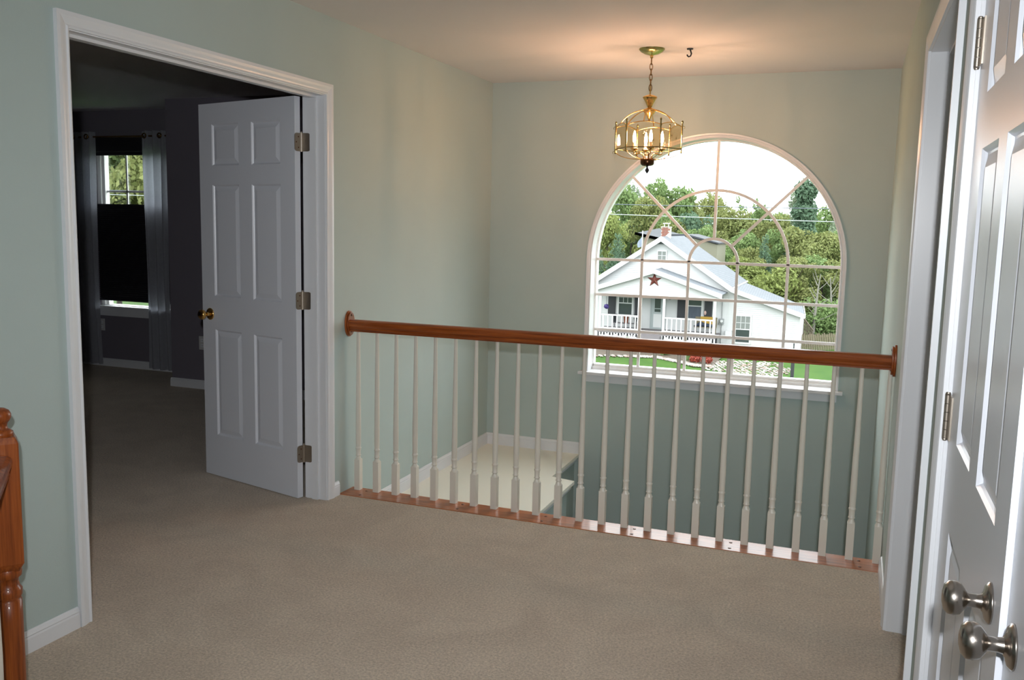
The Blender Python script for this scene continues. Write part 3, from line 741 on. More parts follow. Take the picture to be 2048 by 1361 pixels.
# --- white house across the street
YP, YM = 47.07, 49.07
hs = empty('white_house', (-8.2, YM, -5.7)); tag(hs, 'white gabled house with a front porch and grey shingle roof', 'house')
def hobj(b, name, m, parent=hs):
    o = b.obj(name, m, parent)
    if parent is hs: o.matrix_parent_inverse = Matrix.Translation(-Vector(hs.location))
    return o
def siding(poly, y0, y1, course=.115):   # clapboard wall front: polygon in x,z, each course tilted a little
    b = MB(); zmin = min(p[1] for p in poly); zmax = max(p[1] for p in poly)
    b.prism([(x, y0+.02, z) for x, z in poly], (0, y1-y0-.02, 0))
    def span(z):
        xs = []
        n = len(poly)
        for i in range(n):
            (x0, z0), (x1, z1) = poly[i], poly[(i+1) % n]
            if (z0-z)*(z1-z) < 0: xs.append(x0+(x1-x0)*(z-z0)/(z1-z0))
        return (min(xs), max(xs)) if len(xs) >= 2 else None
    z = zmin
    while z < zmax-.01:
        z2 = min(z+course, zmax-.002); a = span(z+.001); c = span(z2-.001)
        if a and c: b.add([(a[0], y0, z), (a[1], y0, z), (c[1], y0+.018, z2), (c[0], y0+.018, z2)], [(0, 1, 2, 3)]); b.add([(a[0], y0, z), (a[1], y0, z), (a[1], y0+.018, z), (a[0], y0+.018, z)], [(0, 1, 2, 3)])
        z += course
    return b
PKX, PKZ, EZ = -8.19, .88, -1.93
poly = [(-12.3, -5.8), (-4.1, -5.8), (-4.1, -1.95), (PKX, .72), (-12.3, -1.95)]
hobj(siding(poly, YM, YM+.12), 'front_wall', m_siding)
hobj(MB().box(-12.3, -12.15, YM, YM+7, -5.8, -1.95).box(-4.2, -4.1, YM, YM+7, -5.8, -1.95).box(-12.3, -4.1, YM+6.9, YM+7, -5.8, -1.95), 'side_wall', m_siding)
y0, y1 = YM-.35, YM+7.3
roofplane('roof_slope', (-3.98, y0, EZ), (-3.98, y1, EZ), (PKX, y1, PKZ), (PKX, y0, PKZ), hs).matrix_parent_inverse = Matrix.Translation(-Vector(hs.location))
roofplane('roof_slope', (-12.4, y0, EZ), (-12.4, y1, EZ), (PKX, y1, PKZ), (PKX, y0, PKZ), hs).matrix_parent_inverse = Matrix.Translation(-Vector(hs.location))
for s_, ex in ((1, -3.98), (-1, -12.4)):
    b = MB(); b.prism([(ex, y0-.03, EZ+.02), (PKX, y0-.03, PKZ+.02), (PKX, y0-.03, PKZ-.30), (ex, y0-.03, EZ-.30)], (0, .05, 0)); hobj(b, 'rake_board', m_fascia)
    b = MB(); b.prism([(ex, y0, EZ-.10), (PKX, y0, PKZ-.10), (PKX, y0, PKZ-.14), (ex, y0, EZ-.14)], (0, .36, 0)); hobj(b, 'soffit', m_fascia)
hobj(MB().tube([(-3.93, y0, EZ-.06), (-3.93, y1, EZ-.06)], .06, 6), 'gutter', m_fascia)
# vent in the gable, attic window
b = MB()
for i in range(5): z = .42+.055*i; hw = (.70-z)*1.42; b.prism([(PKX-hw, YM-.03, z), (PKX+hw, YM-.03, z), (PKX+hw-.05, YM-.005, z+.045), (PKX-hw+.05, YM-.005, z+.045)], (0, .012, 0))
hobj(b, 'gable_vent', mat('vent_grey', (.13, .145, .145), .6))
def hwin(x0, x1, z0, z1, name='window', cols=2, rows_=2, glass=m_wglass, split=True, tw=.10, drape=None):
    w_ = hobj(MB().box(x0-tw, x0, YM-.05, YM, z0-tw, z1+tw).box(x1, x1+tw, YM-.05, YM, z0-tw, z1+tw).box(x0, x1, YM-.05, YM, z1, z1+tw).box(x0, x1, YM-.05, YM, z0-tw, z0), name, m_fascia)
    MB().box(x0, x1, YM-.02, YM-.005, z0, z1).obj('pane', glass, w_)
    b = MB(); zm = (z0+z1)/2 if split else z0
    if split: b.box(x0, x1, YM-.04, YM-.02, zm-.03, zm+.03)
    for i in range(1, cols): xx = x0+(x1-x0)*i/cols; b.box(xx-.015, xx+.015, YM-.035, YM-.02, zm, z1)
    for j in range(1, rows_): zz = zm+(z1-zm)*j/rows_; b.box(x0, x1, YM-.035, YM-.02, zz-.015, zz+.015)
    b.obj('sash_bars', m_fascia, w_)
    if drape: MB().box(x0+.02, x1-.02, YM-.024, YM-.021, z0+.02, zm-.03 if split else z1).obj('drape', drape, w_)
    return w_
hwin(-8.40, -7.93, -.50, -.01, cols=2, rows_=2, split=False, glass=m_blind, tw=.07)
hwin(-10.66, -9.86, -3.88, -2.50, cols=3, rows_=2)
hwin(-6.50, -5.70, -3.88, -2.42, cols=1, rows_=1, glass=m_wglass, drape=m_hcurt)
hwin(-3.66, -2.88, -5.12, -3.60, cols=3, rows_=2, glass=m_blind, drape=m_wglass)
for x0, x1 in ((-11.33, -10.86), (-9.69, -9.30), (-7.11, -6.63), (-5.52, -5.06)):
    b = MB(); b.box(x0, x1, YM-.04, YM, -3.92, -2.42)
    for i in range(22): z = -3.87+i*.065; b.box(x0+.05, x1-.05, YM-.055, YM-.04, z, z+.035)
    hobj(b, 'shutter', m_shut)
dr = hobj(MB().box(-8.72, -8.66, YM-.05, YM, -4.72, -2.62).box(-7.86, -7.80, YM-.05, YM, -4.72, -2.62).box(-8.66, -7.86, YM-.05, YM, -2.70, -2.62).box(-8.66, -7.86, YM-.03, YM, -4.72, -2.70), 'front_door', mat('pale_door', (.24, .27, .27), .4))
MB().box(-8.46, -8.10, YM-.045, YM-.03, -3.40, -2.80).obj('glass_light', m_wglass, dr); MB().box(-8.46, -8.10, YM-.045, YM-.03, -3.62, -3.45).obj('glass_light', m_wglass, dr)
MB().box(-8.52, -8.04, YM-.04, YM-.03, -4.55, -3.75).obj('door_panel', m_fascia, dr)
# porch
PZ = -4.66
hobj(MB().box(-11.5, -4.55, YP, YM, PZ-.14, PZ), 'porch_floor', m_deck)
b = MB()
for i in range(40): x = -11.5+i*.176; b.box(x, x+.09, YP, YP+.03, -5.72, PZ-.14)
hobj(b, 'porch_skirt', m_fascia)
hobj(MB().box(-11.55, -4.50, YP+.4, YP+.45, -5.75, PZ-.14), 'skirt_backing', m_shut)
ppk = (-8.15, -.98); pe_, pez = -4.24, -2.25
hobj(siding([(-12.05, -2.45), (-4.6, -2.45), (-4.6, -2.30), (ppk[0], -1.2), (-12.05, -2.30)], YP, YP+.12), 'porch_gable', m_siding)
hobj(MB().box(-12.05, -4.6, YP-.02, YP+.14, -2.62, -2.44), 'porch_beam', m_fascia)
py0 = YP-.28
roofplane('porch_roof', (pe_, py0, pez), (pe_, YM, pez), (ppk[0], YM, ppk[1]), (ppk[0], py0, ppk[1]), hs, .05).matrix_parent_inverse = Matrix.Translation(-Vector(hs.location))
roofplane('porch_roof', (2*ppk[0]-pe_, py0, pez), (2*ppk[0]-pe_, YM, pez), (ppk[0], YM, ppk[1]), (ppk[0], py0, ppk[1]), hs, .05).matrix_parent_inverse = Matrix.Translation(-Vector(hs.location))
for ex in (pe_, 2*ppk[0]-pe_):
    b = MB(); b.prism([(ex, py0-.03, pez+.02), (ppk[0], py0-.03, ppk[1]+.02), (ppk[0], py0-.03, ppk[1]-.24), (ex, py0-.03, pez-.24)], (0, .05, 0)); hobj(b, 'porch_rake_board', m_fascia)
for x in (-11.30, -8.98, -7.53, -4.66):
    hobj(MB().box(x-.07, x+.07, YP+.02, YP+.16, PZ, -2.6).box(x-.10, x+.10, YP-.01, YP+.19, PZ, PZ+.10), 'porch_post', m_fascia)
for xa, xb in ((-11.23, -9.05), (-7.46, -4.73)):
    r_ = hobj(MB().box(xa, xb, YP+.05, YP+.13, -3.80, -3.72).box(xa, xb, YP+.06, YP+.12, -4.56, -4.50), 'porch_rail', m_fascia)
    n = int((xb-xa)/.27)
    for i in range(n): x = xa+(i+.5)*(xb-xa)/n; MB().box(x-.035, x+.035, YP+.06, YP+.12, -4.50, -3.80).obj('picket', m_fascia, r_)
    q = hobj(MB().box(xa, xb, YP-.06, YP-.02, -5.02, -4.95), 'lower_fence_rail', m_fascia)
    for i in range(n): x = xa+(i+.5)*(xb-xa)/n; MB().box(x-.05, x+.05, YP-.08, YP-.06, -5.6, -4.86).obj('picket', m_fascia, q)
hobj(MB().box(-8.9, -7.6, YP-1.2, YP, -5.72, -5.05).box(-8.9, -7.6, YP-.6, YP, -5.05, -4.80), 'porch_steps', m_deck)
hobj(MB().box(-8.86, -8.80, YM-.16, YM, -2.72, -2.60).box(-7.62, -7.52, YM-.14, YM, -2.84, -2.66), 'porch_light', m_shut)
# chimney of bricks
chm = hobj(MB().box(-8.57, -8.03, 50.53, 50.97, .3, 1.42), 'chimney', m_mortar)
bk = MB().box(-.125, .125, -.02, .02, -.043, .043).mesh('brick', m_brick)
for j in range(10):
    for i in range(3):
        x = -8.565+.09+(i*.185)+(.05 if j % 2 else 0)
        if x > -8.06: continue
        o = bpy.data.objects.new('brick', bk); COL.objects.link(o); o.parent = chm; o.location = (x, 50.52, .50+j*.098); o.scale = (.66, 1, .92)
b = MB(); b.box(-8.60, -8.00, 50.5, 51.0, 1.40, 1.46); b.obj('chimney_crown', m_mortar, chm)
MB().box(-8.50, -8.10, 50.6, 50.9, 1.62, 1.68).box(-8.45, -8.40, 50.7, 50.75, 1.45, 1.62).box(-8.2, -8.15, 50.7, 50.75, 1.45, 1.62).obj('chimney_cap', m_fascia, chm)
b = MB(); b.prism([(-8.55, 50.45, .62), (-7.98, 50.45, .40), (-7.98, 50.45, 1.18)], (0, .06, 0)); hobj(b, 'chimney_flashing', m_fascia)
# wing on the right
hobj(siding([(-4.1, -5.8), (-.18, -5.8), (-.18, -3.36), (-4.1, -2.08)], YM+.005, YM+.12), 'wing_wall', m_siding)
hobj(MB().box(-.28, -.18, YM+.1, YM+5.5, -5.8, -3.40), 'wing_side_wall', m_siding)
wr = roofplane('wing_roof', (.10, y0, -3.28), (-.35, YM+6.2, -3.28), (-3.98, YM+6.2, -1.98), (-3.98, y0, -1.98), hs); wr.matrix_parent_inverse = Matrix.Translation(-Vector(hs.location))
b = MB(); b.prism([(.10, y0-.03, -3.26), (-3.98, y0-.03, -1.96), (-3.98, y0-.03, -2.22), (.10, y0-.03, -3.52)], (0, .05, 0)); hobj(b, 'wing_rake_board', m_fascia)
b = MB(); b.prism([(.12, y0, -3.30), (.12, y0, -3.50), (-.30, YM+6.2, -3.50), (-.30, YM+6.2, -3.30)], (.05, 0, 0)); hobj(b, 'wing_gutter', m_fascia)
mt = hobj(MB().box(-4.62, -4.36, YM-.12, YM, -4.12, -3.80), 'electric_meter', mat('meter_grey', (.20, .21, .21), .5))
MB().lathe([(.09, 0), (.09, .06), (.07, .08)], n=16, M_=Matrix.Translation((-4.49, YM-.12, -3.95)) @ Matrix.Rotation(PI/2, 4, 'X')).obj('meter_dial', m_fascia, mt)
MB().tube([(-4.49, YM-.05, -3.8), (-4.49, YM-.05, -2.5)], .025, 6).tube([(-4.49, YM-.05, -5.6), (-4.49, YM-.05, -4.12)], .025, 6).obj('conduit', mt.data.materials[0], mt)
hobj(MB().box(-4.22, -3.86, YM-.25, YM, -4.80, -4.48), 'wall_box', m_fascia)

def thing1(b, name, m, label, cat, **k): return tag(b.obj(name, m), label, cat, **k)
# star on the gable
b = MB(); c_ = Vector((-8.14, YP-.02, -1.60)); pts = []
for i in range(10):
    a = PI/2+PI*i/5; r = .44 if i % 2 == 0 else .17; pts.append(c_+Vector((r*math.cos(a), 0, r*math.sin(a))))
ap_ = c_+Vector((0, -.10, 0)); b.add([ap_]+pts, [(0, i+1, (i+1) % 10+1) for i in range(10)]+[tuple(range(1, 11))])
thing1(b, 'barn_star', m_star, 'rust red five-pointed metal star on the white porch gable', 'star')
# porch things
bn = empty('porch_bench', (-5.3, YP+1.2, PZ)); tag(bn, 'wooden porch bench carrying mustard and navy cushions', 'bench')
MB().box(-.62, .62, -.22, .22, .36, .41).obj('seat', m_wood, bn); MB().box(-.62, .62, .20, .25, .42, .95).obj('backrest', m_wood, bn)
for x in (-.58, .54):
    for y in (-.2, .16): MB().box(x, x+.05, y, y+.05, 0, .36).obj('leg', m_wood, bn)
b = MB().box(-5.62, -4.78, YP+1.30, YP+1.40, PZ+.52, PZ+.98); o = thing1(b, 'cushion', m_yel, 'mustard yellow back cushion on the porch bench', 'cushion')
b = MB(); b.loft([[(-5.95+.1*i, YP+.98, PZ+.42), (-5.95+.1*i, YP+1.3, PZ+.42), (-5.95+.1*i, YP+1.3, PZ+.42+h), (-5.95+.1*i, YP+.98, PZ+.42+h*.9)] for i, h in enumerate([.03, .08, .16, .24, .28, .22, .19, .18, .17, .16, .14, .12])], closed_row=True, caps=True, smooth=True)
thing1(b, 'blanket', m_blue, 'crumpled navy blanket lying across the porch bench seat', 'blanket')
tb = empty('porch_table', (-10.1, YP+1.3, PZ)); tag(tb, 'low grey side table behind the left porch railing', 'table')
MB().box(-.75, .75, -.25, .25, .30, .34).obj('tabletop', m_deck, tb)
for x in (-.7, .65):
    for y in (-.22, .18): MB().box(x, x+.05, y, y+.05, 0, .30).obj('leg', m_deck, tb)
def pot(x, y, z, r, h, m, lab): return thing1(MB().lathe([(r*.7, 0), (r, h*.8), (r*1.1, h*.82), (r*1.1, h)], (x, y, z), 16), 'flower_pot', m, lab, 'pot')
pot(-10.02, YP+1.3, PZ+.34, .16, .46, m_terra, 'tall terracotta pot on the porch side table')
pot(-10.72, YP+1.3, PZ+.34, .15, .50, m_shut, 'dark brown pot left of the terracotta pot on the porch')
pot(-9.45, YP+1.3, PZ+.34, .10, .34, m_shut, 'small dark pot at the right end of the porch table')
def foliage(n, spheres, size, seed, flat=.6):
    r = np.random.default_rng(seed); V = []; wts = np.array([s_[3]**2 for s_ in spheres]); wts /= wts.sum()
    idx = r.choice(len(spheres), n, p=wts); sp = np.array(spheres)[idx]
    d = r.normal(size=(n, 3)); d /= np.linalg.norm(d, axis=1)[:, None]
    rad = sp[:, 3:4]*(1-.35*r.random((n, 1))**1.6)
    c = sp[:, :3]+d*rad
    nn = d+r.normal(size=(n, 3))*.7; nn /= np.linalg.norm(nn, axis=1)[:, None]
    a = np.cross(nn, r.normal(size=(n, 3))); a /= np.linalg.norm(a, axis=1)[:, None]; bb = np.cross(nn, a)
    s_ = size*(.6+.8*r.random((n, 1)))
    P = np.stack([c+a*s_, c+bb*s_*flat, c-a*s_, c-bb*s_*flat], axis=1).reshape(-1, 3)
    return P
def foliage_obj(name, P, m, parent=None, core=None):
    me = bpy.data.meshes.new(name); n = len(P)//4
    me.from_pydata(P.tolist(), [], [(4*i, 4*i+1, 4*i+2, 4*i+3) for i in range(n)]); me.materials.append(m); me.update()
    o = bpy.data.objects.new(name, me); COL.objects.link(o)
    if parent: o.parent = parent
    return o
def leafmat(name, c1, c2):
    m = bpy.data.materials.new(name); m.use_nodes = True; n = m.node_tree.nodes; L = m.node_tree.links; b = n['Principled BSDF']
    g = n.new('ShaderNodeNewGeometry'); r = n.new('ShaderNodeValToRGB'); r.color_ramp.elements[0].color = (*c1, 1); r.color_ramp.elements[1].color = (*c2, 1)
    t = n.new('ShaderNodeTexCoord'); z = n.new('ShaderNodeTexNoise'); z.inputs['Scale'].default_value = .9; L.new(t.outputs['Object'], z.inputs['Vector'])
    mm = n.new('ShaderNodeMath'); mm.operation = 'MULTIPLY_ADD'; mm.inputs[1].default_value = .5
    m2 = n.new('ShaderNodeMath'); m2.operation = 'MULTIPLY_ADD'; m2.inputs[1].default_value = 1.3; m2.inputs[2].default_value = -.38
    L.new(z.outputs['Fac'], m2.inputs[0]); L.new(g.outputs['Random Per Island'], mm.inputs[0]); L.new(m2.outputs[0], mm.inputs[2])
    L.new(mm.outputs[0], r.inputs['Fac']); L.new(r.outputs['Color'], b.inputs['Base Color']); b.inputs['Roughness'].default_value = .7; b.inputs['Specular IOR Level'].default_value = .2
    tr = n.new('ShaderNodeBsdfTranslucent'); mx = n.new('ShaderNodeMixShader'); mx.inputs['Fac'].default_value = .35; L.new(r.outputs['Color'], tr.inputs['Color'])
    L.new(b.outputs[0], mx.inputs[1]); L.new(tr.outputs[0], mx.inputs[2]); L.new(mx.outputs[0], n['Material Output'].inputs['Surface'])
    return m
lf_mid = leafmat('leaf_mid_green', (.100, .158, .056), (.185, .255, .095)); lf_yel = leafmat('leaf_yellow_green', (.125, .160, .045), (.235, .270, .085))
lf_dark = leafmat('leaf_blue_green', (0.057, 0.109, 0.067), (0.114, 0.171, 0.104)); lf_olive = leafmat('leaf_olive', (0.114, 0.145, 0.047), (0.218, 0.228, 0.083))
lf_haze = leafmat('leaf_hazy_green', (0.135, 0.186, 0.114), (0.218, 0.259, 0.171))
# tree prototypes, unit height 1, crown built of overlapping sprays
def crown(kind, seed):
    r = random.Random(seed); sp = []
    if kind == 'round':
        for i in range(44):
            a = r.uniform(0, 2*PI); z = r.uniform(.28, .96); e = math.sqrt(max(.05, 1-((z-.60)/.42)**2)); q = r.uniform(.05, .33)*e
            sp.append((q*math.cos(a), q*math.sin(a), z, r.uniform(.05, .13)))
        return foliage(9000, sp, .0165, seed)
    if kind == 'cone':
        for i in range(30):
            z = .08+.9*i/30; w_ = (1-z)*.26+.015; a = i*2.4
            sp.append((w_*.6*math.cos(a), w_*.6*math.sin(a), z, w_*.75+.012))
        return foliage(7000, sp, .018, seed, .4)
    if kind == 'column':
        for i in range(24):
            a = r.uniform(0, 2*PI); z = r.uniform(.12, .96); q = r.uniform(0, .09)*(1.15-z*.7)
            sp.append((q*math.cos(a), q*math.sin(a), z, r.uniform(.05, .09)))
        return foliage(6500, sp, .016, seed, .45)
    if kind == 'sparse':
        for i in range(30):
            a = r.uniform(0, 2*PI); z = r.uniform(.35, .98); q = r.uniform(.04, .26)
            sp.append((q*math.cos(a), q*math.sin(a), z, r.uniform(.03, .075)))
        return foliage(3200, sp, .014, seed)
    for i in range(22):                      # bush
        a = r.uniform(0, 2*PI); z = r.uniform(.12, .78); q = r.uniform(.05, .5)*(1.05-z*.5)
        sp.append((q*math.cos(a), q*math.sin(a), z, r.uniform(.16, .25)))
    return foliage(4200, sp, .030, seed)
PROTO = {}
def trunk_mesh(kind):
    r = random.Random(5); b = MB()
    b.tube([(0, 0, -.02), (.006, 0, .25), (-.004, .004, .55), (0, 0, .9)], [.020, .016, .011, .003], 7)
    if kind in ('round', 'sparse'):
        for i in range(9):
            a = i*2.4; z = .28+.055*i; L_ = .22*(1-.4*i/9)
            b.tube([(0, 0, z), (L_*.5*math.cos(a), L_*.5*math.sin(a), z+.07), (L_*math.cos(a), L_*math.sin(a), z+.17)], [.008, .005, .002], 5)
    return b
def tree(kind, m, seed, x, y, top, width, label, group=None, bark=m_bark, name='tree', base=None):
    k = (kind, m.name, seed)
    if k not in PROTO:
        root = empty(name, (0, 0, 0)); foliage_obj('foliage', crown(kind, seed), m, root)
        if kind != 'bush': trunk_mesh(kind).obj('trunk', bark, root)
        PROTO[k] = root; o = root
    else: o = copy_tree(PROTO[k]); o.name = name
    z0 = gz(x, y) if base is None else base; h = top-z0
    natural = {'round': .76, 'cone': .50, 'column': .30, 'sparse': .6, 'bush': 1.15}[kind]
    o.location = (x, y, z0); sx = width/natural; o.scale = (sx, sx, h); o.rotation_euler = (0, 0, (x*7+y*3) % 6.28)
    for kk in ('label', 'group'):
        if kk in o: del o[kk]
    tag(o, label, 'tree' if kind != 'bush' else 'bush', group)
    return o
GRP = 'farthest row of trees on the skyline'
GEN = 'tree of the farthest row along the skyline behind the white house'
TL = [
 ('round', lf_mid, 1, -16.0, 88, 6.2, 5.2, 'tallest round green tree, standing above the chimney'),
 ('round', lf_haze, 2, -22.3, 92, 6.8, 5.0, 'tall hazy green tree at the upper left edge of the arched window'),
 ('round', lf_mid, 3, -18.3, 84, 4.74, 4.2, 'green tree low between the tallest tree and the left window edge'), ('round', lf_olive, 4, -16.1, 82, 3.88, 3.8, 'olive tree just left of the tallest round tree'),
 ('round', lf_yel, 5, -14.9, 62, 2.1, 2.6, 'bright yellow-green tree at the left edge of the arched window'),
 ('cone', lf_dark, 6, -14.5, 57, 1.31, 1.9, 'blue-green conifer at the far left behind the house roof'),
 ('cone', lf_dark, 7, -13.6, 60, 1.15, 2.2, 'broad blue-green conifer right of the yellow-green tree'),
 ('cone', lf_dark, 6, -12.9, 57.5, .20, 1.5, 'small dark conifer beside the grey-roofed distant building'),
 ('round', lf_olive, 2, -14.1, 90, 4.15, 4.6, 'broad olive tree on the skyline right of the chimney'), ('round', lf_dark, 8, -10.7, 76, 2.5, 3.6, 'dark rounded tree just right of the chimney'),
 ('round', lf_olive, 3, -13.1, 96, 4.6, 4.8, 'olive tree on the skyline above the inner window arch'), ('sparse', lf_olive, 9, -10.7, 92, 4.25, 2.0, 'thin sparse tree poking above the tree line by the centre muntin'),
 ('round', lf_olive, 4, -9.7, 88, 2.8, 4.2, 'olive tree directly left of the centre muntin'), ('sparse', lf_mid, 10, -7.6, 90, 4.8, 3.6, 'airy light green tree against the sky right of the centre muntin'),
 ('round', lf_olive, 2, -8.1, 86, 2.9, 4.3, 'olive tree right of the centre muntin below the airy tree'), ('round', lf_mid, 1, -6.1, 92, 3.7, 4.2, 'green skyline tree between the airy tree and the tall dark tree'), ('round', lf_olive, 4, -4.3, 86, 2.5, 3.6, 'olive tree below the skyline right of the airy tree'),
 ('column', lf_dark, 11, -1.45, 72, 5.1, 2.9, 'tall dark blue-green shaggy tree at the upper right of the arched window'),
 ('column', lf_haze, 12, -2.2, 74, 4.4, 1.6, 'slim pale spire of foliage left of the tall dark shaggy tree'),
 ('round', lf_mid, 3, 0.1, 82, 3.6, 4.6, 'green tree just right of the tall dark shaggy tree'), ('round', lf_haze, 13, 2.0, 78, 3.2, 4.4, 'hazy green tree at the right edge of the arched window'),
 ('cone', lf_dark, 7, -3.8, 66, 1.31, 1.8, 'lone dark conifer in front of the lighter trees right of centre'),
 ('round', lf_mid, 1, -3.0, 74, 1.4, 3.8, 'green tree behind the lone dark conifer on its right'), ('round', lf_olive, 2, -1.2, 70, 1.2, 3.8, 'olive tree below the tall dark shaggy tree'), ('round', lf_olive, 5, .5, 68, 1.1, 3.8, 'olive tree near the right window edge, second from the edge'),
 ('round', lf_mid, 4, 2.4, 70, 1.3, 3.8, 'green tree at the right window edge below the hazy tree'), ('round', lf_yel, 14, -4.6, 62, -.5, 3.2, 'yellow-green tree directly above the wing roof'),
 ('bush', lf_yel, 15, -2.7, 59, -1.0, 4.4, 'golden autumn thicket above the right end of the wing roof'),
 ('round', lf_olive, 4, -1.2, 61, -.65, 3.2, 'olive tree behind the golden thicket'), ('round', lf_mid, 3, .5, 63, -.66, 3.6, 'green tree right of the golden thicket'), ('round', lf_olive, 8, 2.2, 62, -.6, 3.6, 'olive tree at the right edge of the window at wing roof height'),
 ('round', lf_mid, 1, -13.5, 80, 2.8, 3.8, 'green tree left of the chimney top'), ('round', lf_olive, 4, -12.3, 76, 1.6, 3.2, 'olive tree just behind the chimney'), ('round', lf_olive, 2, -8.3, 74, 1.0, 3.4, 'olive tree above the small inner window arch'),
 ('round', lf_mid, 3, -6.4, 72, .9, 3.3, 'green tree right of the small inner window arch'), ('round', lf_mid, 1, -9.7, 72, 1.6, 3.2, 'green tree behind the distant tan building'), ('bush', lf_mid, 16, -13.8, 53, -1.0, 2.4, 'green shrub below the conifers at the left end of the main roof'),
 ('round', lf_olive, 8, -5.0, 66, -.1, 2.4, 'small olive tree at the end of the main roof'), ('round', lf_mid, 3, -7.5, 69, -.2, 2.6, 'small green tree beside the right end of the distant building'),
 ('bush', lf_mid, 16, .95, 57, -2.6, 3.2, 'tangled green thicket right of the wing wall'), ('bush', lf_olive, 15, 3.2, 59, -2.4, 3.8, 'olive thicket at the lower right behind the picket fence'),
]
for i in range(27): TL.append((("round"), (lf_olive, lf_mid)[i % 2], (2, 3, 1)[i % 3], -44+i*2.9, 108+(i*37 % 9), 1.6+1.3*math.sin(i*1.7), 6.2, None))
# trees seen through the bedroom window
for x, y, tp, m_, sd_, lab in [(-46, 44, 7.5, lf_mid, 1, 'green tree filling the middle of the bedroom window view'), (-42.5, 46, 8.5, lf_olive, 2, 'olive tree at the right of the bedroom window view'), (-49.5, 43, 9, lf_mid, 3, 'tall green tree at the left of the bedroom window view'),
        (-45, 50, 9.5, lf_dark, 8, 'dark tree at the top of the bedroom window view'), (-40, 43, 7, lf_olive, 4, 'olive tree beyond the right curtain of the bedroom window'), (-47.5, 47, 6.2, lf_yel, 5, 'yellow-green tree behind the left bedroom muntins'), (-44.2, 41.5, 4.4, lf_yel, 5, 'yellow-green tree just above the black window shade')]:
    TL.append(('round', m_, sd_, x, y, tp, 6.0, lab))
for kind, m_, sd_, x, y, tp, wd, lab in TL:
    tree(kind, m_, sd_, x, y, tp, wd*(1.35 if kind == 'round' else 1.2), lab or GEN, None if lab else GRP)
# bare pale trunks among the trees at the right
for i, (x, y, tp, ln, lab) in enumerate([(.35, 56, -1.3, .5, 'pale bare forked trunk behind the picket fence'), (1.35, 58, -1.6, -.4, 'leaning grey trunk at the right behind the fence')]):
    z0 = gz(x, y); r_ = empty('bare_tree', (x, y, z0)); tag(r_, lab, 'tree'); b = MB(); h = tp-z0
    b.tube([(0, 0, 0), (.05, 0, h*.4), (ln*.3, 0, h*.8), (ln*.5, 0, h)], [.11, .09, .05, .02], 7); b.obj('trunk', m_pbark, r_)
    for j in range(9):
        a = j*2.1+i; z = h*(.35+.07*j); L_ = 1.5-.12*j; q = MB()
        q.tube([(ln*.2, 0, z), (ln*.2+L_*.5*math.cos(a), L_*.3*math.sin(a), z+.35), (ln*.2+L_*math.cos(a), L_*.5*math.sin(a), z+.8)], [.035, .02, .008], 5); q.obj('branch', m_pbark, r_)
# distant building
db = empty('distant_building', (-9, 60, -6)); tag(db, 'tan building with a dark low roof beyond the white house', 'building')
q = MB().prism([(-11.9, 60, -6.1), (-6.5, 60, -6.1), (-6.5, 60, .30), (-8.6, 60, .80), (-10.2, 60, .40), (-11.9, 60, .80)], (0, 4.5, 0)).obj('wall', m_tan, db); q.matrix_parent_inverse = Matrix.Translation(-Vector(db.location))
q = MB().prism([(-12.35, 59.8, .93), (-10.15, 59.8, .50), (-10.15, 59.8, .40), (-12.35, 59.8, .83)], (0, 0, .1)).obj('fascia', m_droof, db); q.matrix_parent_inverse = Matrix.Translation(-Vector(db.location))
q = MB().add([(-12.35, 59.8, .94), (-10.15, 59.8, .52), (-9.4, 64.6, .80), (-11.6, 64.6, 1.32), (-12.35, 59.8, .86), (-10.15, 59.8, .44), (-9.4, 64.6, .72), (-11.6, 64.6, 1.24)], [(0, 1, 2, 3), (7, 6, 5, 4), (0, 4, 5, 1), (1, 5, 6, 2), (2, 6, 7, 3), (3, 7, 4, 0)]).obj('roof', m_droof, db); q.matrix_parent_inverse = Matrix.Translation(-Vector(db.location))
q = MB().prism([(-6.38, 59.8, .42), (-8.6, 59.8, .96), (-10.2, 59.8, .92), (-10.2, 59.8, .80), (-8.6, 59.8, .84), (-6.38, 59.8, .32)], (0, 4.8, 0)).obj('roof', m_droof, db); q.matrix_parent_inverse = Matrix.Translation(-Vector(db.location))
# flag pole
fp = empty('flag_pole', (-11.48, 58.5, -6)); tag(fp, 'thin white flag pole with limp pale flag left of the chimney', 'flag pole')
MB().tube([(0, 0, 0), (0, 0, 7.15)], .035, 6).obj('pole', m_fascia, fp)
MB().loft([[(0, 0, 6.75), (0, 0, 6.1)], [(-.15, .1, 6.6), (-.12, .1, 6.0)], [(-.28, -.05, 6.4), (-.25, 0, 5.95)], [(-.38, .05, 6.2), (-.33, .05, 5.95)]]).obj('flag', mat('pale_flag', (.24, .28, .34), .7), fp)
# power lines
for z0, z1, mm_, lab, r_ in ((2.02, 1.98, m_wire, 'upper dark power line crossing in front of the trees', .011), (1.75, 1.66, m_wire2, 'lower pale power line crossing in front of the trees', .011)):
    pts = []
    for i in range(60):
        x = -60+i*1.5; sag = .0006*(x+1)**2; t = (x+3.8)/5.6; pts.append((x, 20, z0+(z1-z0)*max(-2.5, min(1.5, t))+.00035*(x+1)**2))
    thing1(MB().tube(pts, r_, 5), 'power_line', mm_, lab, 'power line')
# lamp post near the street
lp = empty('lamp_post', (1.12, 21, -4.6)); tag(lp, 'black post with a thin finial on the lawn at the window right side', 'post')
MB().box(-.045, .045, -.045, .045, 0, 2.62).obj('post', m_black, lp); MB().lathe([(.06, 2.62), (.06, 2.66), (.02, 2.70), (.014, 2.95), (.022, 2.98), (.004, 3.04)], n=12).obj('finial', m_black, lp)
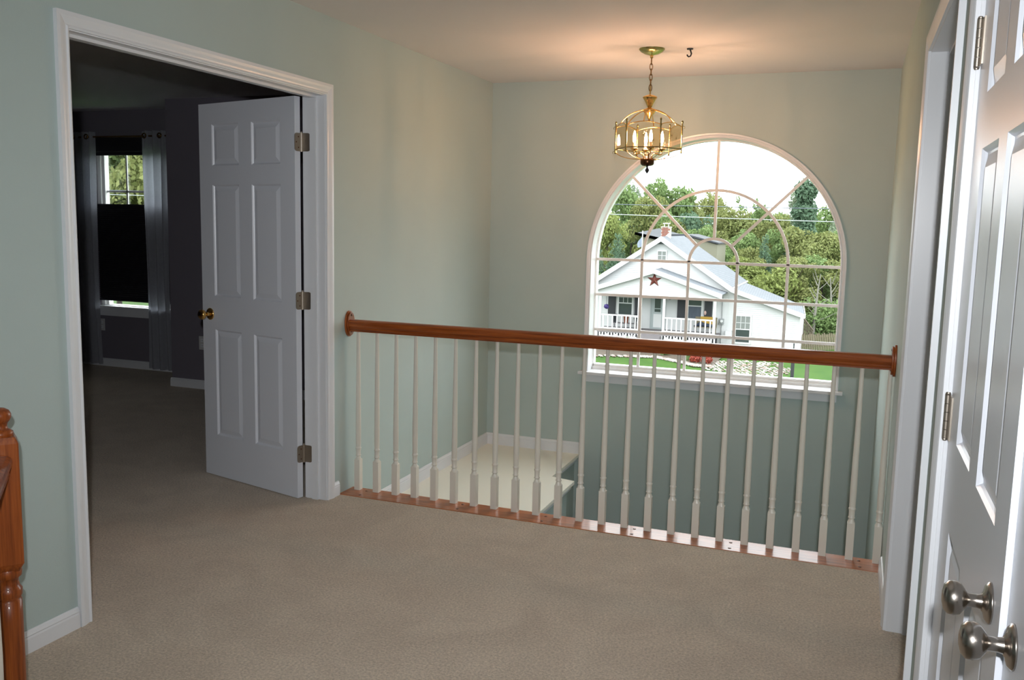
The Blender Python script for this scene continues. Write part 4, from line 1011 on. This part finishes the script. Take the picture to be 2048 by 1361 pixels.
# picket fence, right of the house, each picket its own
fn = empty('picket_fence', (0, 52, -6)); tag(fn, 'weathered wooden picket fence running right from the white house', 'fence')
A = Vector((-.12, 53.0, 0)); B_ = Vector((4.5, 58.0, 0)); dvf = (B_-A).normalized(); nF = 46
pk = MB().prism([(-.045, -.012, 0), (.045, -.012, 0), (.045, -.012, .98), (.0, -.012, 1.06), (-.045, -.012, .98)], (0, .024, 0)).mesh('picket', m_wood)
for i in range(nF):
    P = A+(B_-A)*(i/nF); o = bpy.data.objects.new('picket', pk); COL.objects.link(o); o.parent = fn; o.location = (P.x, P.y-52, gz(P.x, P.y)+6+.02*math.sin(i*2.3)); o.rotation_euler = (0, 0, math.atan2(dvf.y, dvf.x)); o.scale = (1, 1, 1+.04*math.sin(i*1.7))
for zz in (.25, .80):
    b = MB(); pA, pB = A+Vector((0, .03, gz(A.x, A.y)+zz)), B_+Vector((0, .03, gz(B_.x, B_.y)+zz)); b.prism([tuple(pA), tuple(pB), tuple(pB+Vector((0, 0, .08))), tuple(pA+Vector((0, 0, .08)))], (0, .03, 0))
    q = b.obj('rail', m_wood, fn); q.matrix_parent_inverse = Matrix.Translation(-Vector(fn.location))
# deck stair behind the wing
dk = empty('deck_stairs', (-.1, 53, -5)); tag(dk, 'dark wooden stair railing descending behind the white wing wall', 'stairs')
A = Vector((-.35, 54, -3.75)); B_ = Vector((.42, 54.4, -4.75))
q = MB().tube([A, B_], .05, 6).obj('handrail', m_wood2, dk); q.matrix_parent_inverse = Matrix.Translation(-Vector(dk.location))
for i in range(9):
    P = A+(B_-A)*((i+.5)/9); q = MB().box(P.x-.025, P.x+.025, P.y-.02, P.y+.02, P.z-1.05, P.z).obj('spindle', m_wood2, dk); q.matrix_parent_inverse = Matrix.Translation(-Vector(dk.location))
q = MB().prism([tuple(A+Vector((0, 0, -1.2))), tuple(B_+Vector((0, 0, -1.2))), tuple(B_+Vector((0, 0, -1.0))), tuple(A+Vector((0, 0, -1.0)))], (0, .06, 0)).obj('stringer', m_wood2, dk); q.matrix_parent_inverse = Matrix.Translation(-Vector(dk.location))
# stones: a border row along the bed and a cobbled patch
def stone_mesh(seed, m):
    r = random.Random(seed); bm = bmesh.new(); bmesh.ops.create_icosphere(bm, subdivisions=1, radius=.5)
    for v in bm.verts: v.co *= r.uniform(.8, 1.1); v.co.z *= .45
    me = bpy.data.meshes.new('stone'); bm.to_mesh(me); bm.free(); me.materials.append(m); return me
SM = [stone_mesh(i, (m_stone, m_stone, m_stone2, m_stone)[i]) for i in range(4)]
bd = empty('stone_border', (-7, 43, -5.7)); tag(bd, 'row of pale stones edging the flower bed in front of the porch', 'stone border')
pth = [(-11.5, 42.9), (-8.7, 44.2), (-7.4, 44.6), (-6.0, 43.6), (-4.9, 42.6), (-4.0, 42.6)]
def along(pts, t):
    n = len(pts)-1; i = min(int(t*n), n-1); f = t*n-i; return (pts[i][0]*(1-f)+pts[i+1][0]*f, pts[i][1]*(1-f)+pts[i+1][1]*f)
rs = random.Random(3)
for row in range(2):
    for i in range(44):
        x, y = along(pth, (i+.5*row)/44.6); y -= row*.30
        o = bpy.data.objects.new('stone', SM[rs.randrange(4)]); COL.objects.link(o); o.parent = bd; o.location = (x+7, y-43, gz(x, y)+5.7+.05); s_ = rs.uniform(.24, .36); o.scale = (s_, s_, s_*.9); o.rotation_euler = (0, 0, rs.uniform(0, 6))
cb = empty('stone_bed', (-2.2, 43.5, -5.7)); tag(cb, 'irregular bed of small pale and pink stones in front of the wing', 'stone bed')
k = 0
for j in range(17):
    for i in range(20):
        x = -4.5+i*.235+.1*(j % 2); y = 40.9+j*.30
        ex = (x+2.35)/2.2; ey = (y-43.2)/2.6
        if ex*ex+ey*ey > 1+.1*math.sin(i*3+j) or rs.random() < .08 or k >= 290: continue
        o = bpy.data.objects.new('stone', SM[rs.randrange(4)]); COL.objects.link(o); o.parent = cb; o.location = (x+2.2+rs.uniform(-.04, .04), y-43.5+rs.uniform(-.06, .06), gz(x, y)+5.7+.03); s_ = rs.uniform(.17, .25); o.scale = (s_, s_*1.1, s_*.8); o.rotation_euler = (0, 0, rs.uniform(0, 6)); k += 1
# flower bed soil and plants
b = MB(); 
for i in range(30):
    x0_, y0_ = along(pth, i/30); x1_, y1_ = along(pth, (i+1)/30)
    b.add([(x0_, y0_+.1, gz(x0_, y0_)+.05), (x1_, y1_+.1, gz(x1_, y1_)+.05), (x1_, YP-.1, -5.66), (x0_, YP-.1, -5.66)], [(0, 1, 2, 3)])
tag(b.obj('flower_bed', mat('bed_soil', (.07, .05, .032), .9, noise=.4, nscale=4)), 'brown planting bed between stone border and porch', 'flower bed')
fol = foliage(900, [(0, 0, .25, .26), (.12, .1, .2, .2), (-.12, 0, .2, .2)], .045, 31)
for i, (x, y, lab) in enumerate([(-5.05, 43.6, 'left clump of coral red mums at the edge of the stone border'), (-4.45, 43.5, 'right clump of coral red mums beside the stone bed')]):
    r_ = empty('flower_clump', (x, y, gz(x, y)+.02)); tag(r_, lab, 'flowers'); foliage_obj('blossoms', fol, m_mum, r_); MB().lathe([(.10, 0), (.14, .2)], n=10).obj('stem_mass', m_bark, r_)
for i, (x, y, s_, lab) in enumerate([(-10.6, 46.2, .8, 'low green shrub against the left porch fence'), (-9.5, 46.3, .9, 'green shrub just left of the porch steps'), (-5.5, 44.2, .5, 'small green plant left of the coral mums'), (-7.0, 45.4, .5, 'small green plant right of the porch steps')]):
    tree('bush', lf_mid, 16, x, y, gz(x, y)+s_, s_*1.2, lab, name='garden_shrub')
hb = empty('hanging_flowers', (-11.0, YP+.3, -3.3)); tag(hb, 'small purple flower basket hanging at the left porch corner', 'flower basket')
foliage_obj('blossoms', foliage(300, [(0, 0, 0, .14)], .04, 5), m_purple, hb); MB().tube([(0, 0, .1), (0, 0, .75)], .01, 5).obj('hanger', m_black, hb)
wc = empty('wind_chime', (-5.22, YP+.35, -3.35)); tag(wc, 'pale shell wind chime hanging before the right shutter', 'wind chime')
MB().lathe([(.02, .10), (.06, .05), (.07, -.04), (.03, -.14)], n=10).obj('shell', mat('shell_pink', (.22, .14, .12), .6), wc); MB().tube([(0, 0, .1), (0, 0, .8)], .008, 5).obj('hanger', m_black, wc)
